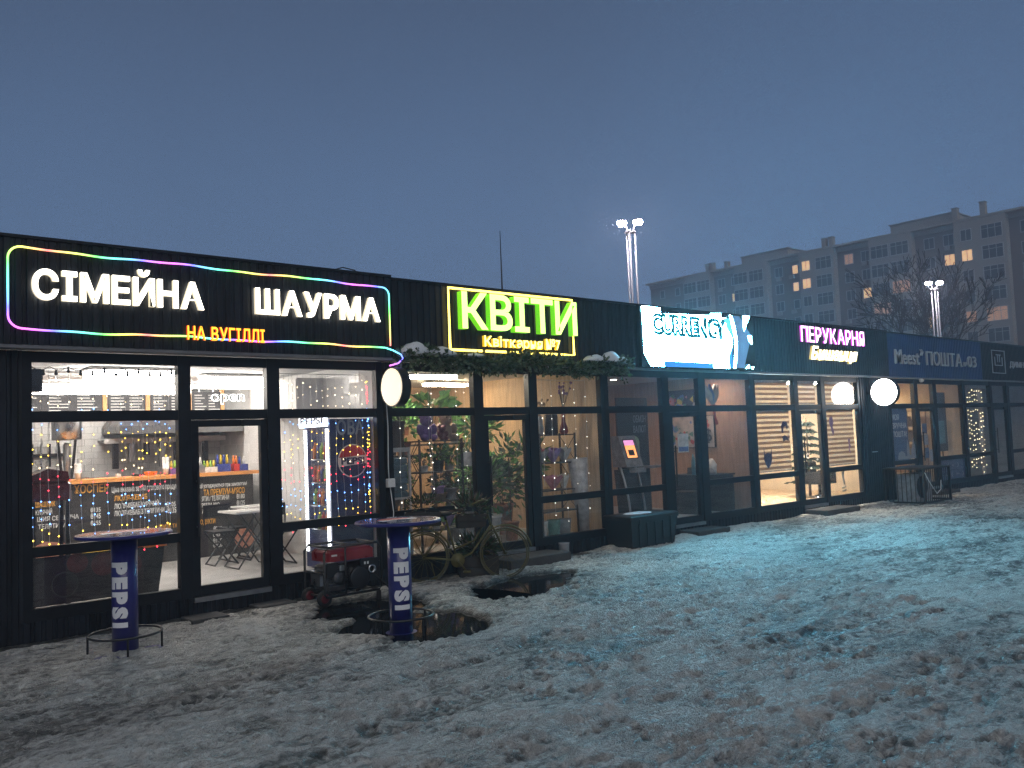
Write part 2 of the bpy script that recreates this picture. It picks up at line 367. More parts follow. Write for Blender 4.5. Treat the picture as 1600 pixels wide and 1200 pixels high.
e[0].position = 0; e[0].color = (.62,.61,.565,1); e[1].position = 1; e[1].color = (.045,.046,.043,1)
x = cr.color_ramp.elements.new(.3); x.color = (.36,.355,.325,1); x = cr.color_ramp.elements.new(.65); x.color = (.125,.126,.115,1)
l.new(mb.outputs[0], cr.inputs['Fac'])
mw = n.new('ShaderNodeMix'); mw.data_type = 'RGBA'; mw.inputs['B'].default_value = (.022,.022,.022,1)
l.new(aw.outputs['Fac'], mw.inputs['Factor']); l.new(cr.outputs['Color'], mw.inputs['A']); l.new(mw.outputs['Result'], p.inputs['Base Color'])
rr = n.new('ShaderNodeMapRange'); rr.inputs['To Min'].default_value = .75; rr.inputs['To Max'].default_value = .38; l.new(mb.outputs[0], rr.inputs['Value']); l.new(rr.outputs[0], p.inputs['Roughness'])
p.inputs['Specular IOR Level'].default_value = .35
bp = n.new('ShaderNodeBump'); bp.inputs['Strength'].default_value = .9; bp.inputs['Distance'].default_value = .05; l.new(mth('ADD', t1.outputs['Fac'], mth('MULTIPLY', fil, .55)), bp.inputs['Height'])
bp2 = n.new('ShaderNodeBump'); bp2.inputs['Strength'].default_value = .8; bp2.inputs['Distance'].default_value = .016; l.new(t3.outputs['Fac'], bp2.inputs['Height']); l.new(bp.outputs[0], bp2.inputs['Normal']); l.new(bp2.outputs[0], p.inputs['Normal'])
me.materials.append(gm)
go = bpy.data.objects.new('ground', me); COL.objects.link(go); go['kind'] = 'structure'
mat('puddle_water', (.008,.009,.01), .06, spec=.6, bump=.05, bscale=5)
for nm, cx, cy, r in (('puddle',4.95,-1.95,1.9),('puddle',7.15,-1.5,1.35)):
    b = MB(); b.add([(cx+r*math.cos(2*math.pi*i/40), cy+r*math.sin(2*math.pi*i/40), -.023) for i in range(40)], [tuple(range(40))])
    o = b.build(nm, 'puddle_water'); o['kind'] = 'structure'
# ------------------------------------------------------------------ the row of shops
Z_SILL, Z_GL, Z_MID0, Z_MID1, Z_TR0, Z_TR1, Z_HEAD, Z_SOF, Z_TOP = .18, .30, .80, .90, 2.13, 2.24, 2.73, 2.88, 3.92
def shop(name, label, X0, X1, bays, depth, wallm, floorm, ceilm, fasm='cladding', fy=-.12, pillars=(), frost=(), sidem=None, zt=Z_TOP, fx=None):
    fa, fb = fx or (X0, X1)
    t = thing(name, label, 'shop', ((X0+X1)/2, 0, 0))
    part('floor', floorm, t, (X0+.05, X1-.05, .052, depth, .06, .2))
    part('ceiling', ceilm, t, (X0+.05, X1-.05, .052, depth, 2.86, 2.9))
    part('back_wall', wallm, t, (X0+.05, X1-.05, depth, depth+.1, .0, 3.6))
    part('side_wall', sidem or wallm, t, (X0, X0+.05, .052, depth+.1, 0, 3.6)); part('side_wall', sidem or wallm, t, (X1-.05, X1, .052, depth+.1, 0, 3.6))
    part('roof', 'roof_snow', t, (X0, X1, .06, depth+.2, 3.602, 3.68))
    b = MB(); b.ribbed(fa+.003, fb-.003, fy, Z_SOF, zt, .1, .016, -fy+.04); b.build('fascia', fasm, t)
    part('parapet_cap', 'frame', t, (fa+.002, fb-.002, fy-.02, .12, zt+.001, zt+.03))
    part('soffit_trim', 'trim_grey', t, (fa+.004, fb-.004, min(fy+.01,-.08), -.054, Z_SOF-.035, Z_SOF-.002))
    b = MB()
    segs = []; x = X0
    b.ribbed(X0+.003, X1-.003, -.045, -.15, Z_SILL-.002, .1, .014, .09); b.build('plinth', 'cladding', t)
    for x0, x1 in pillars:
        b = MB(); b.ribbed(x0, x1, -.07, Z_SILL, Z_SOF-.04, .1, .016, .12); b.build('wall_cladding', 'cladding', t)
    edges = []
    for i, (x0, x1, k) in enumerate(bays):
        L = bays[i-1][1] if i else x0-.09; Rr = bays[i+1][0] if i+1 < len(bays) else x1+.09
        if i == 0: part('post', 'frame', t, (max(X0+.003, L), x0, -.05, .05, Z_SILL, Z_SOF-.04))
        part('post', 'frame', t, (x1, min(X1-.003, Rr), -.05, .05, Z_SILL, Z_SOF-.04))
        part('head_rail', 'frame', t, (x0, x1, -.04, .04, Z_HEAD, Z_SOF-.04))
        part('transom', 'frame', t, (x0, x1, -.042, .04, Z_TR0, Z_TR1))
        def pane(z0, z1, m='glass'): return part('window_pane', m, t, (x0-.01, x1+.01, -.005, .005, z0-.01, z1+.01))
        pane(Z_TR1, Z_HEAD)
        if k == 'win':
            part('mid_rail', 'frame', t, (x0, x1, -.04, .04, Z_MID0, Z_MID1)); part('sill', 'frame', t, (x0, x1, -.045, .04, Z_SILL, Z_GL))
            pane(Z_MID1, Z_TR0); pane(Z_GL, Z_MID0)
        else:
            part('threshold', 'grey_metal', t, (x0, x1, -.07, .05, .13, Z_SILL+.005))
            d = part('door', 'frame', t, (x0+.006, x0+.085, -.036, .03, .19, 2.125), (x1-.085, x1-.006, -.036, .03, .19, 2.125), (x0+.086, x1-.086, -.036, .03, 2.05, 2.125), (x0+.086, x1-.086, -.036, .03, .19, .30))
            part('pane', 'glass', d, (x0+.08, x1-.08, -.004, .004, .295, 2.055))
            h = MB(); hx = x0+.05; h.tube([(hx,-.10,.85),(hx,-.10,1.55)], .014, 8); h.tube([(hx,-.036,.95),(hx,-.10,.95)], .009, 6); h.tube([(hx,-.036,1.45),(hx,-.10,1.45)], .009, 6)
            h.build('handle', 'black_metal', d)
            c = MB(); c.box(x1-.32, x1-.09, -.075, -.037, 2.065, 2.115); c.build('door_closer', 'black_plastic', d)
    return t
shawarma = shop('corner_shop', 'black clad shawarma shop with rainbow light strip and bright white tiled interior', 1.2, 6.2,
    [(2.08,3.52,'win'),(3.66,4.56,'door'),(4.72,6.06,'win')], 5.2, 'grout', 'floor_tile', 'ceiling_white', fy=-.25, pillars=[(1.2,1.99)], sidem='white_wall')
flower = shop('flower_shop', 'flower shop with snowy garland over its windows and plants filling the glass', 6.2, 10.34,
    [(6.29,7.66,'win'),(7.83,8.70,'door'),(8.87,10.25,'win')], 4.6, 'wood_wall', 'floor_tile', 'ceiling_white')
currency = shop('exchange_shop', 'dim exchange shop with brown wooden walls under the glaring screen', 10.34, 14.48,
    [(10.43,11.78,'win'),(11.96,12.80,'door'),(13.0,14.39,'win')], 4.2, 'wood_brown', 'floor_tile', 'plaster_dim')
barber = shop('hairdresser_shop', 'hairdresser shop with zebra blinds glowing warm behind its windows', 14.48, 19.95,
    [(14.57,15.95,'win'),(16.1,17.0,'door'),(17.15,18.55,'win')], 4.4, 'plaster_warm', 'wood_wall', 'ceiling_white', pillars=[(18.65,19.94)])
post = shop('parcel_shop', 'parcel shop with plain blue fascia and amber lit interior', 19.95, 24.2,
    [(20.1,21.32,'win'),(21.5,22.36,'door'),(22.55,24.1,'win')], 4.2, 'plaster_warm', 'floor_tile', 'plaster_warm', fasm='cladding_blue', fy=-.02, fx=(19.95,25.6))
dark = shop('unlit_shop', 'unlit last shop at the right edge, fairy lights behind its first window', 24.2, 31.5,
    [(24.3,25.95,'win'),(26.1,27.15,'door'),(27.35,29.2,'win'),(29.35,31.3,'win')], 4.2, 'plaster_dim', 'floor_tile', 'plaster_dim', fy=-.02, fx=(25.6,31.5))
# interior white tiles behind the counter: each one a tile on the rear wall
tile = MB(); tile.bbox(-.0975, .0975, -.012, 0, -.0475, .0475, .003); tile_me = tile.mesh('tile', 'tile_white')
bw = [c for c in shawarma.children if c.name.startswith('back_wall')][0]
q = wloc(bw); k = 0
for j in range(12):
    for i in range(19):
        o = bpy.data.objects.new('tile', tile_me); COL.objects.link(o); o.parent = bw
        o.location = (2.45+i*.2+(.1 if j % 2 else 0)-q.x, 5.2-q.y, 1.38+j*.1-q.z)
sw = [c for c in shawarma.children if c.name.startswith('side_wall')][-1]; q = wloc(sw)
tile2 = MB(); tile2.box(-.008, 0, -.245, .245, -.07, .07); t2_me = tile2.mesh('tile', 'tile_white')
for j in range(17):
    for i in range(9):
        o = bpy.data.objects.new('tile', t2_me); COL.objects.link(o); o.parent = sw
        o.location = (6.15-q.x, .75+i*.5+(.25 if j % 2 else 0)-q.y, .29+j*.15-q.z)
# blue column face between hairdresser and parcel shop
mat('letter_grey', (.34,.36,.39), .5); mat('print_white', (.68,.68,.66), .6); mat('print_orange', (.7,.34,.05), .6); mat('print_dark', (.02,.02,.022), .5)

# ------------------------------------------------------------------ signs
glow('sign_white', (1,.93,.78), 5); glow('sign_white_side', (1,.85,.6), .9, False)
glow('sign_amber', (1,.45,.03), 2.2, False); glow('sign_red_edge', (1,.05,.02), .8, False)
glow('sign_green', (.62,1,.22), 2.6); glow('sign_green_edge', (.2,.75,.02), .75, False)
glow('sign_yellow', (1,.86,.22), 3.0); glow('sign_yellow_edge', (.9,.55,.02), .8, False)
glow('neon_yellow', (1,.74,.12), 5)
glow('sign_pink', (1,.62,.95), 3.2); glow('sign_pink_edge', (.85,.08,.8), 1.0, False)
glow('sign_cream', (1,.92,.62), 4); glow('sign_cream_edge', (.8,.6,.2), .8, False)
s = thing('shop_sign', 'white glowing channel letters reading the shop name inside rainbow outline', 'sign', (3.9,-.27,3.3))
letters(s, 'СІМЕЙНА', 2.03, 3.72, 3.33, 3.61, -.275, .05, ['sign_white','sign_white_side'], .028, .09)
letters(s, 'ШАУРМА', 4.32, 5.98, 3.33, 3.61, -.275, .05, ['sign_white','sign_white_side'], .028, .09)
s = thing('shop_sign', 'small amber letters with red edges below the white letters', 'sign', (3.98,-.27,3.0))
letters(s, 'НА ВУГІЛЛІ', 3.54, 4.43, 2.995, 3.14, -.27, .03, ['sign_amber','sign_red_edge'], .02, .1)
# rainbow light strip: hue runs to and fro along its length
path = []
def corner(cx, cz, r, a0, a1):
    for i in range(7): a = R(a0+(a1-a0)*i/6); path.append((cx+r*math.cos(a), -.275, cz+r*math.sin(a)))
corner(6.05, 3.68, .1, 0, 90); corner(1.95, 3.70, .12, 90, 180); corner(1.95, 3.14, .12, 180, 270)
path += [(3.0,-.275,3.02),(4.5,-.275,3.015),(6.07,-.275,3.005),(6.17,-.30,2.97),(6.27,-.33,2.91),(6.29,-.34,2.86),(6.22,-.34,2.80),(6.02,-.34,2.755)]
path = [(6.15,-.275,3.03)] + path
dense = []; sacc = []; acc = 0
for a, c in zip(path[:-1], path[1:]):
    a, c = Vector(a), Vector(c); L = (c-a).length; N = max(1, int(L/.06))
    for i in range(N):
        p_ = a.lerp(c, i/N); p_.z += .008*math.sin(p_.x*4.1)+.004*math.sin(p_.x*11); dense.append(p_); sacc.append(acc+L*i/N)
    acc += L
b = MB(); b.smooth = True; b.tube(dense, .0098, 6)
o = single(b, 'rainbow_light_strip', [ 'frame'], 'rainbow coloured light strip outlining the shawarma fascia with a loose tail', 'light strip', (3.9,-.275,3.0))
hue = bpy.data.materials.new('rainbow'); hue.use_nodes = True; n = hue.node_tree.nodes; l = hue.node_tree.links
at = o.data.attributes.new('s','FLOAT','POINT'); at.data.foreach_set('value', [x for x in sacc for _ in range(6)])
an = n.new('ShaderNodeAttribute'); an.attribute_name = 's'
pp = n.new('ShaderNodeMath'); pp.operation = 'PINGPONG'; pp.inputs[1].default_value = 1.17; l.new(an.outputs['Fac'], pp.inputs[0])
mu = n.new('ShaderNodeMath'); mu.operation = 'MULTIPLY'; mu.inputs[1].default_value = .87/1.17; l.new(pp.outputs[0], mu.inputs[0])
ch = n.new('ShaderNodeCombineColor'); ch.mode = 'HSV'; ch.inputs[1].default_value = .86; ch.inputs[2].default_value = 1; l.new(mu.outputs[0], ch.inputs[0])
l.new(ch.outputs[0], n['Principled BSDF'].inputs['Emission Color']); n['Principled BSDF'].inputs['Emission Strength'].default_value = 2.4
hue.cycles.emission_sampling = 'NONE'; o.data.materials[0] = hue
# flower shop sign
s = thing('flower_sign', 'big lime green letters in a yellow neon frame on the flower shop', 'sign', (8.4,-.13,3.0))
b = MB(); b.smooth = True; zz = 3.03
b.tube([(7.19,-.16,zz),(7.19,-.16,3.885),(9.58,-.16,3.885),(9.58,-.16,zz),(9.3,-.16,zz)], .017, 6)
for a, c in ((7.19,7.75),(7.82,8.2),(8.28,8.72),(8.8,9.25)): b.tube([(a,-.16,zz),(c,-.16,zz)], .017, 6)
b.build('neon_frame', 'neon_yellow', s)
letters(s, 'КВІТИ', 7.36, 9.6, 3.335, 3.83, -.135, .1, ['sign_green','sign_green_edge'], .018, .055)
letters(s, 'Квіткарня', 7.78, 8.9, 3.10, 3.245, -.135, .05, ['sign_yellow','sign_yellow_edge'], .02, .08)
letters(s, '№7', 8.97, 9.27, 3.10, 3.25, -.135, .05, ['sign_yellow','sign_yellow_edge'], .02, .08)
# hairdresser sign
s = thing('hairdresser_sign', 'pink glowing capital letters on the hairdresser fascia', 'sign', (17.5,-.13,3.5))
letters(s, 'ПЕРУКАРНЯ', 16.16, 18.78, 3.53, 3.85, -.135, .03, ['sign_pink','sign_pink_edge'], .008, .12)
s = thing('script_sign', 'cream glowing slanted script word under the pink letters', 'sign', (17.4,-.13,3.2))
b = MB(); text_into(b, 'Бишанця', 16.45, 18.4, 3.18, 3.44, -.135, .05, .03, (0,1), shear=.3); b.build('lettering', ['sign_cream','sign_cream_edge'], s)
# parcel sign, last shop sign
s = thing('parcel_sign', 'unlit pale grey letters and number on the blue fascia', 'sign', (22.8,-.03,3.2))
letters(s, 'Meest', 20.45, 21.72, 3.2, 3.56, -.025, .04, ['letter_grey','letter_grey'], .008, .08)
b = MB(); b.tube([(21.78,-.05,3.58),(21.85,-.05,3.52),(21.79,-.05,3.43)], .018, 5); b.tube([(21.87,-.05,3.58),(21.94,-.05,3.52),(21.88,-.05,3.43)], .018, 5); b.build('chevron', 'letter_grey', s)
letters(s, 'ПОШТА', 22.12, 24.22, 3.2, 3.55, -.025, .04, ['letter_grey','letter_grey'], .0, .12)
letters(s, '№', 24.34, 24.56, 3.22, 3.34, -.025, .03, ['letter_grey','letter_grey'], .0, .1); letters(s, '03', 24.6, 25.15, 3.21, 3.52, -.025, .04, ['letter_grey','letter_grey'], .0, .1)
s = thing('smoke_shop_sign', 'dim thin grey letters with square sketch on the last fascia', 'sign', (27,-.03,3.2))
letters(s, 'ДИМНА ЗА', 27.6, 29.6, 3.28, 3.45, -.025, .02, ['letter_grey','letter_grey'], .0, .12)
b = MB()
for x0, x1, z0, z1 in ((26.3,27.25,3.72,3.74),(26.3,27.25,3.08,3.1),(26.3,26.32,3.1,3.72),(27.23,27.25,3.1,3.72),(26.5,27.05,3.3,3.32),(26.5,26.52,3.32,3.55),(27.03,27.05,3.32,3.55),(26.6,26.95,3.6,3.62),(26.7,26.72,3.4,3.6),(26.85,26.87,3.4,3.6)): b.box(x0,x1,-.045,-.025,z0,z1)
b.build('sketch_emblem', 'letter_grey', s)
# LED screen
glow('screen_white', (.19,.70,1), 125); glow('screen_cyan', (.10,.55,.8), 1.6); glow('screen_blue', (.05,.28,.7), .9, False); glow('screen_grey', (.13,.25,.42), .55, False); glow('screen_teal', (.0,.16,.2), .35, False)
s = thing('led_screen', 'glaring blue white LED screen with currency lettering on the fascia', 'screen', (12.75,-.2,2.9))
part('cabinet', 'black_plastic', s, (11.12,14.42,-.2,-.125,2.895,3.935))
def scr(name, poly, m, k): b = MB(); b.prism(poly, -.2-.002*k-.001, -.2); return b.build(name, m, s)
main = [(11.17,3.9),(11.37,3.91),(11.67,3.9),(11.65,3.81),(13.07,3.86),(13.07,3.9),(13.38,3.92),(13.38,3.84),(13.54,3.84),(13.52,3.69),(13.7,3.47),(13.68,3.32),(13.56,3.13),(13.57,2.91),(13.08,2.91),(13.08,2.99),(11.69,3.0),(11.7,2.9),(11.35,2.9),(11.19,3.11),(11.18,3.67)]
scr('lit_field', main, 'screen_white', 1)
scr('lit_arc', [(13.65,3.91),(13.72,3.89),(13.8,3.7),(13.85,3.46),(13.83,3.2),(13.76,2.92),(13.69,2.92),(13.76,3.2),(13.78,3.46),(13.72,3.67)], 'screen_white', 3)
for pl in ([(14.09,3.92),(14.29,3.92),(14.15,3.72),(14.09,3.63),(14.07,3.72)],[(14.2,3.55),(14.32,3.55),(14.32,3.39),(14.23,3.45)],[(14.08,2.92),(14.19,2.99),(14.18,2.93)],[(14.26,2.95),(14.34,2.96),(14.31,2.91)]): scr('lit_fleck', pl, 'screen_white', 3)
scr('dim_field', [(13.66,3.9),(13.96,3.9),(14.32,3.55),(14.03,2.93),(13.66,2.92),(13.80,3.46)], 'screen_grey', 1)
scr('blue_band', [(11.71,2.985),(13.07,2.975),(13.06,2.905),(11.72,2.9)], 'screen_blue', 1)
scr('blue_fleck', [(13.44,3.83),(13.63,3.84),(13.71,3.49),(13.56,3.69)], 'screen_cyan', 2); scr('blue_fleck', [(13.68,3.30),(13.59,3.13),(13.58,2.92),(13.65,2.93)], 'screen_blue', 2)
scr('blue_band', [(11.62,3.425),(13.1,3.425),(13.14,3.40),(12.4,3.405),(11.7,3.40)], 'screen_cyan', 2); scr('blue_fleck', [(12.01,3.23),(12.08,3.23),(12.07,3.16),(12.01,3.15)], 'screen_cyan', 2)
b = MB(); text_into(b, 'CURRENCY', 11.40, 13.54, 3.475, 3.79, -.2025, .002, .1); b.build('lettering_outline', 'screen_teal', s)
b = MB(); text_into(b, 'CURRENCY', 11.425, 13.52, 3.482, 3.783, -.2050, .002, -.03); b.build('lettering', 'screen_white', s)
b = MB(); text_into(b, 'EXCHANGE', 11.75, 13.1, 3.06, 3.36, -.2042, .001, .03); b.build('lettering', 'screen_white', s)
# round projecting light boxes
glow('lightbox_cream', (1,.80,.60), .95); glow('lightbox_white', (1,.97,.93), 11)
for x, y, z, r, m_, lab, th in ((6.13,-.40,2.49,.25,'lightbox_cream','cream round light box sign at the corner of the flower shop',.13),(18.95,-.48,2.48,.31,'lightbox_white','dazzling white round light box sign left of the parcel shop',.12)):
    s = thing('round_sign', lab, 'sign', (x,y,z))
    b = MB(); b.smooth = False; b.lathe([(r-.012,-th/2),(r,-th/2),(r,th/2),(r-.012,th/2)], (x,y,z), 40, 'x', True); b.build('drum', 'black_metal', s)
    for sg in (-1,1):
        b = MB(); b.lathe([(r-.014,0),(r-.02,.006*sg),(.001,.012*sg)], (x+sg*th/2,y,z), 40, 'x', False); b.build('lit_face', m_, s)
    part('bracket', 'black_metal', s, (x-.02,x+.02,y+r-.01,-.051,z-.03,z+.03))
# cable and socket below the round sign
b = MB(); b.smooth = True; b.tube([(6.2,-.06,2.3),(6.21,-.065,2.0),(6.2,-.06,1.5),(6.205,-.06,1.32)], .008, 6); b.tube([(6.22,-.06,1.22),(6.25,-.075,.9),(6.23,-.07,.6),(6.29,-.08,.3),(6.28,-.12,.08)], .007, 6)
s = thing('wall_socket', 'white outdoor socket with cables on the post between shawarma and flowers', 'socket', (6.2,-.05,1.2))
b.build('cable', 'print_white', s); b = MB(); b.bbox(6.155,6.265,-.12,-.051,1.22,1.33,.008); b.build('socket_box', 'print_white', s)
# ------------------------------------------------------------------ shawarma shop contents
glow('lamp_white', (1,.93,.84), 22); glow('lamp_warm', (1,.76,.48), 75); glow('lamp_soft', (1,.88,.7), 115); glow('fridge_light', (.93,.97,1), 4)
mat('counter_front', (.028,.024,.022), .5, var=.5, vscale=3); mat('board_dark', (.035,.033,.035), .6, var=.3); mat('wood_strip', (.55,.28,.1), .5, var=.2)
def lamp(x0, x1, y0, y1, z, m_, label, group=None, h=.05):
    s = thing('ceiling_lamp', label, 'lamp', ((x0+x1)/2,(y0+y1)/2,z))
    part('housing', 'white_wall', s, (x0-.02,x1+.02,y0-.02,y1+.02,z+h,z+h+.03)); part('diffuser', m_, s, (x0,x1,y0,y1,z,z+h-.001))
    return s
lamp(2.55, 4.6, 2.42, 2.58, 2.58, 'lamp_white', 'long white tube lamp over the shawarma counter', None, .12); part('suspension', 'steel', bpy.data.objects['ceiling_lamp'], (2.9,2.91,2.495,2.505,2.731,2.86), (4.2,4.21,2.495,2.505,2.731,2.86))
lamp(3.1, 4.1, 1.6, 2.0, 2.69, 'lamp_white', 'square ceiling lamp in front of the tube lamp, shawarma shop', None, .13)
glow('kitchen_fill', (1,.95,.88), 60)
lamp(3.2, 5.6, 4.0, 4.12, 2.78, 'kitchen_fill', 'added fill tube over the kitchen hidden behind the menu boards')  # unseen tube, added above the boards to brighten the tiled rear wall
lamp(4.75, 5.6, 2.2, 2.5, 2.66, 'lamp_white', 'ceiling lamp behind the upper pane of the shawarma door', None, .15)
s = thing('serving_counter', 'dark serving counter with orange top and printed price list', 'counter', (4.2,3.3,.2))
part('worktop', 'wood_orange', s, (2.35,5.95,3.22,3.95,1.40,1.45)); part('front_panel', 'counter_front', s, (2.4,5.88,3.3,3.36,.2,1.395)); part('end_panel', 'counter_front', s, (5.82,5.88,3.361,3.9,.2,1.395))
TX = [('ХОСПЕР', 3.31, 3.76, 1.27, 1.38, 1), ('/', 3.25, 3.29, 1.28, 1.4, 0), ('Ціна вказана за 100 г готового продукту', 3.8, 4.76, 1.25, 1.33, 0), ('ЛЮЛЯ-КЕБАБ', 3.83, 4.28, 1.13, 1.2, 1), ('ЛЮЛЯ-КЕБАБ КУРЯЧИЙ', 3.83, 4.44, 1.02, 1.09, 0), ('₴105', 4.55, 4.68, 0.99, 1.06, 0), ('ЛЮЛЯ-КЕБАБ З ТЕЛЯТИНИ', 3.83, 4.52, 0.92, 0.99, 0), ('₴135', 4.56, 4.69, 0.9, 0.98, 0), ('₴135', 3.52, 3.65, 1.0, 1.06, 0), ('₴145', 3.52, 3.65, 0.91, 0.98, 0), ('₴155', 3.52, 3.65, 0.82, 0.88, 0), ('ШАШЛИК', 2.84, 3.08, 1.12, 1.19, 1), ('КУРЯЧИЙ', 2.84, 3.04, 1.02, 1.08, 0), ('ШИЯ СВИНЯЧА', 2.86, 3.37, 0.93, 0.99, 0), ('ТЕЛЯТИНА', 2.87, 3.22, 0.83, 0.89, 0), ('ції узгоджуються при замовленні', 5.04, 5.78, 1.23, 1.29, 0), ("ТА ПРЕМІУМ-М'ЯСО", 5.1, 5.74, 1.11, 1.2, 1), ('ЯТИ / ТЕЛЯТИНИ', 5.07, 5.49, 1.03, 1.1, 0), ('₴180', 5.61, 5.74, 1.03, 1.1, 0), ('РЕБРА BBQ', 5.07, 5.34, 0.94, 1.0, 0), ('₴125', 5.61, 5.74, 0.93, 1.0, 0), ('АЙ (ЯЛОВИЧИНА)', 5.07, 5.49, 0.85, 0.91, 0), ('ПРОДУКТИ', 4.97, 5.27, 0.69, 0.76, 1), ('ГРИЛЬ ТА', 4.44, 4.7, 0.68, 0.74, 1), ('СКУМБРІЯ', 4.44, 4.7, 0.49, 0.56, 0), ('₴215', 5.24, 5.37, 0.58, 0.64, 0), ('₴85', 5.23, 5.34, 0.49, 0.55, 0), ('₴110', 5.23, 5.37, 0.4, 0.46, 0), ('₴220', 5.23, 5.37, 0.33, 0.38, 0)]
bo = MB()
for st, x0, x1, z0, z1, c in TX: text_into(bo, st, x0, x1, z0, z1, 3.298, .002, .018, (c,c))
bo.build('price_lettering', ['print_white','print_orange'], s)
mat('print_meat', (.32,.09,.05), .6, var=.6, vscale=14, col2=(.55,.3,.2)); mat('print_yellow', (.65,.42,.05), .6, var=.4, vscale=10)
b = MB(); b.lathe([(.16,0),(.16,.003)], (5.72,3.294,.43), 28, 'y'); b.build('printed_steak', 'print_meat', s)
b = MB(); b.prism([(2.75,.42),(3.1,.36),(3.35,.45),(3.3,.6),(2.95,.66),(2.7,.55)], 3.294, 3.297); b.build('printed_meat', 'print_meat', s)
b = MB(); b.prism([(3.4,.4),(3.85,.38),(3.9,.5),(3.75,.58),(3.42,.55)], 3.294, 3.297); b.build('printed_potatoes', 'print_yellow', s)
for i, (x0, x1) in enumerate(((2.6,3.66),(3.74,4.24),(4.32,4.84),(4.92,5.34))):
    o = thing('menu_board', ['wide dark menu board at the left end above the counter','dark menu board between the two wooden strips','dark menu board left of the door post','dark menu board seen above the open sign'][i], 'menu board', (x0,3.2,2.3), 'menu boards above the counter')
    part('panel', 'board_dark', o, (x0,x1,3.2,3.23,2.28,2.66)); part('wood_strip', 'wood_strip', o, (x1+.003,x1+.06,3.19,3.235,2.28,2.7))
    b = MB()
    for c in range(3 if i == 0 else 2):
        w_ = (x1-x0)/(3 if i == 0 else 2)
        for r_ in range(8): xx = x0+c*w_+.03; b.box(xx, xx+w_*random.uniform(.4,.85), 3.194, 3.199, 2.31+r_*.042, 2.322+r_*.042)
    b.build('price_lines', 'print_white', o); part('hanger', 'steel', o, (x0+.1,x0+.11,3.21,3.22,2.662,2.86), (x1-.11,x1-.1,3.21,3.22,2.662,2.86))
# kitchen behind
s = thing('extractor_hood', 'steel extractor hood hanging behind the counter', 'hood', (4.9,4.8,1.9))
b = MB(); b.prism([(4.2,2.1),(6.1,2.1),(6.1,2.2),(5.8,2.5),(4.4,2.5),(4.2,2.2)], 4.2, 5.15); b.build('canopy', 'steel', s); part('lip', 'grey_metal', s, (4.18,6.12,4.16,4.198,2.08,2.2)); part('duct', 'steel', s, (4.9,5.3,4.6,5.0,2.501,2.86))
s = thing('wall_shelf', 'steel shelf with dark utensils under the extractor hood', 'shelf', (5,5.0,1.9)); part('board', 'steel', s, (4.15,6.1,4.85,5.18,1.98,2.01)); part('edge_strip', 'white_wall', s, (4.15,6.1,4.84,4.849,1.95,2.03))
for i in range(7): part('utensil', ['black_plastic','grey_metal'][i % 2], s, (4.3+i*.24,4.38+i*.24,4.9,4.97,1.55+.1*(i%3),1.97))
s = thing('broiler_hood', 'hanging steel drum over the vertical grill at the left', 'grill', (3.55,4.4,1.2))
b = MB(); b.smooth = True; b.lathe([(.18,2.02),(.2,2.03),(.2,2.36),(.17,2.4),(.05,2.42),(.05,2.86)], (3.5,4.4,0), 24); b.build('drum', 'steel', s)
b = MB(); b.tube([(3.38,4.4,2.02),(3.42,4.4,1.6),(3.44,4.4,1.46)], .02); b.tube([(3.62,4.4,2.02),(3.58,4.4,1.6),(3.56,4.4,1.46)], .02); b.build('support', 'black_metal', s)
b = MB(); b.smooth = True; b.lathe([(.03,1.47),(.04,1.5),(.05,1.75),(.05,1.95),(.03,1.98)], (3.5,4.4,0), 16); b.build('spit', 'grey_metal', s)
part('base', 'steel', s, (3.25,3.75,4.2,4.6,.2,1.46))
s = thing('knife_rack', 'black knife strip with knives on the white tiles', 'rack', (3.3,5.15,1.8)); part('strip', 'black_plastic', s, (2.9,3.7,5.15,5.18,1.78,1.83))
for i in range(6): part('knife', 'steel' if i % 2 else 'black_plastic', s, (2.95+i*.12,2.98+i*.12,5.14,5.149,1.6+.03*(i%3),1.98))
# things on the counter
for x, h, lab in ((3.42,.22,'stack of white paper cups at the left on the counter'),(4.62,.26,'taller stack of white paper cups mid counter')):
    b = MB(); b.smooth = True; b.lathe([(.03,0),(.045,.09),(.048,.1),(.045,.1),(.05,h-.02),(.052,h)], (x,3.5,1.451), 14); single(b, 'paper_cup_stack', 'print_white', lab, 'cups', (x,3.5,1.451))
for nm, cl in (('pk_green',(.25,.42,.05)),('pk_yellow',(.7,.5,.05)),('pk_blue',(.03,.05,.25)),('pk_orange',(.7,.2,.03)),('pk_violet',(.12,.06,.2)),('pk_white',(.6,.6,.58)),('pk_red',(.45,.03,.03))): mat(nm, cl, .4, var=.3, vscale=18)
packs = [(4.75,.16,.2,['pk_yellow','pk_green','pk_violet'],'green topped drink pack beside the paper cups'),(4.93,.16,.22,['pk_red','pk_orange','pk_violet'],'red and violet drink pack left of the clear bottles'),
  (5.1,.15,.24,['pk_white','pk_white','steel'],'clear wrapped bottle pack by the door post'),(5.27,.2,.18,['pk_green','pk_yellow','pk_white'],'green and cream carton seen at the left of the door glass'),
  (5.48,.2,.26,['pk_blue','pk_yellow','pk_blue'],'blue carton pack with yellow tops behind the door glass'),(5.68,.09,.24,['pk_orange','pk_orange','pk_red'],'single orange carton between blue packs'),(5.79,.14,.22,['pk_blue','pk_white','pk_blue'],'blue carton pack at the right end of the counter')]
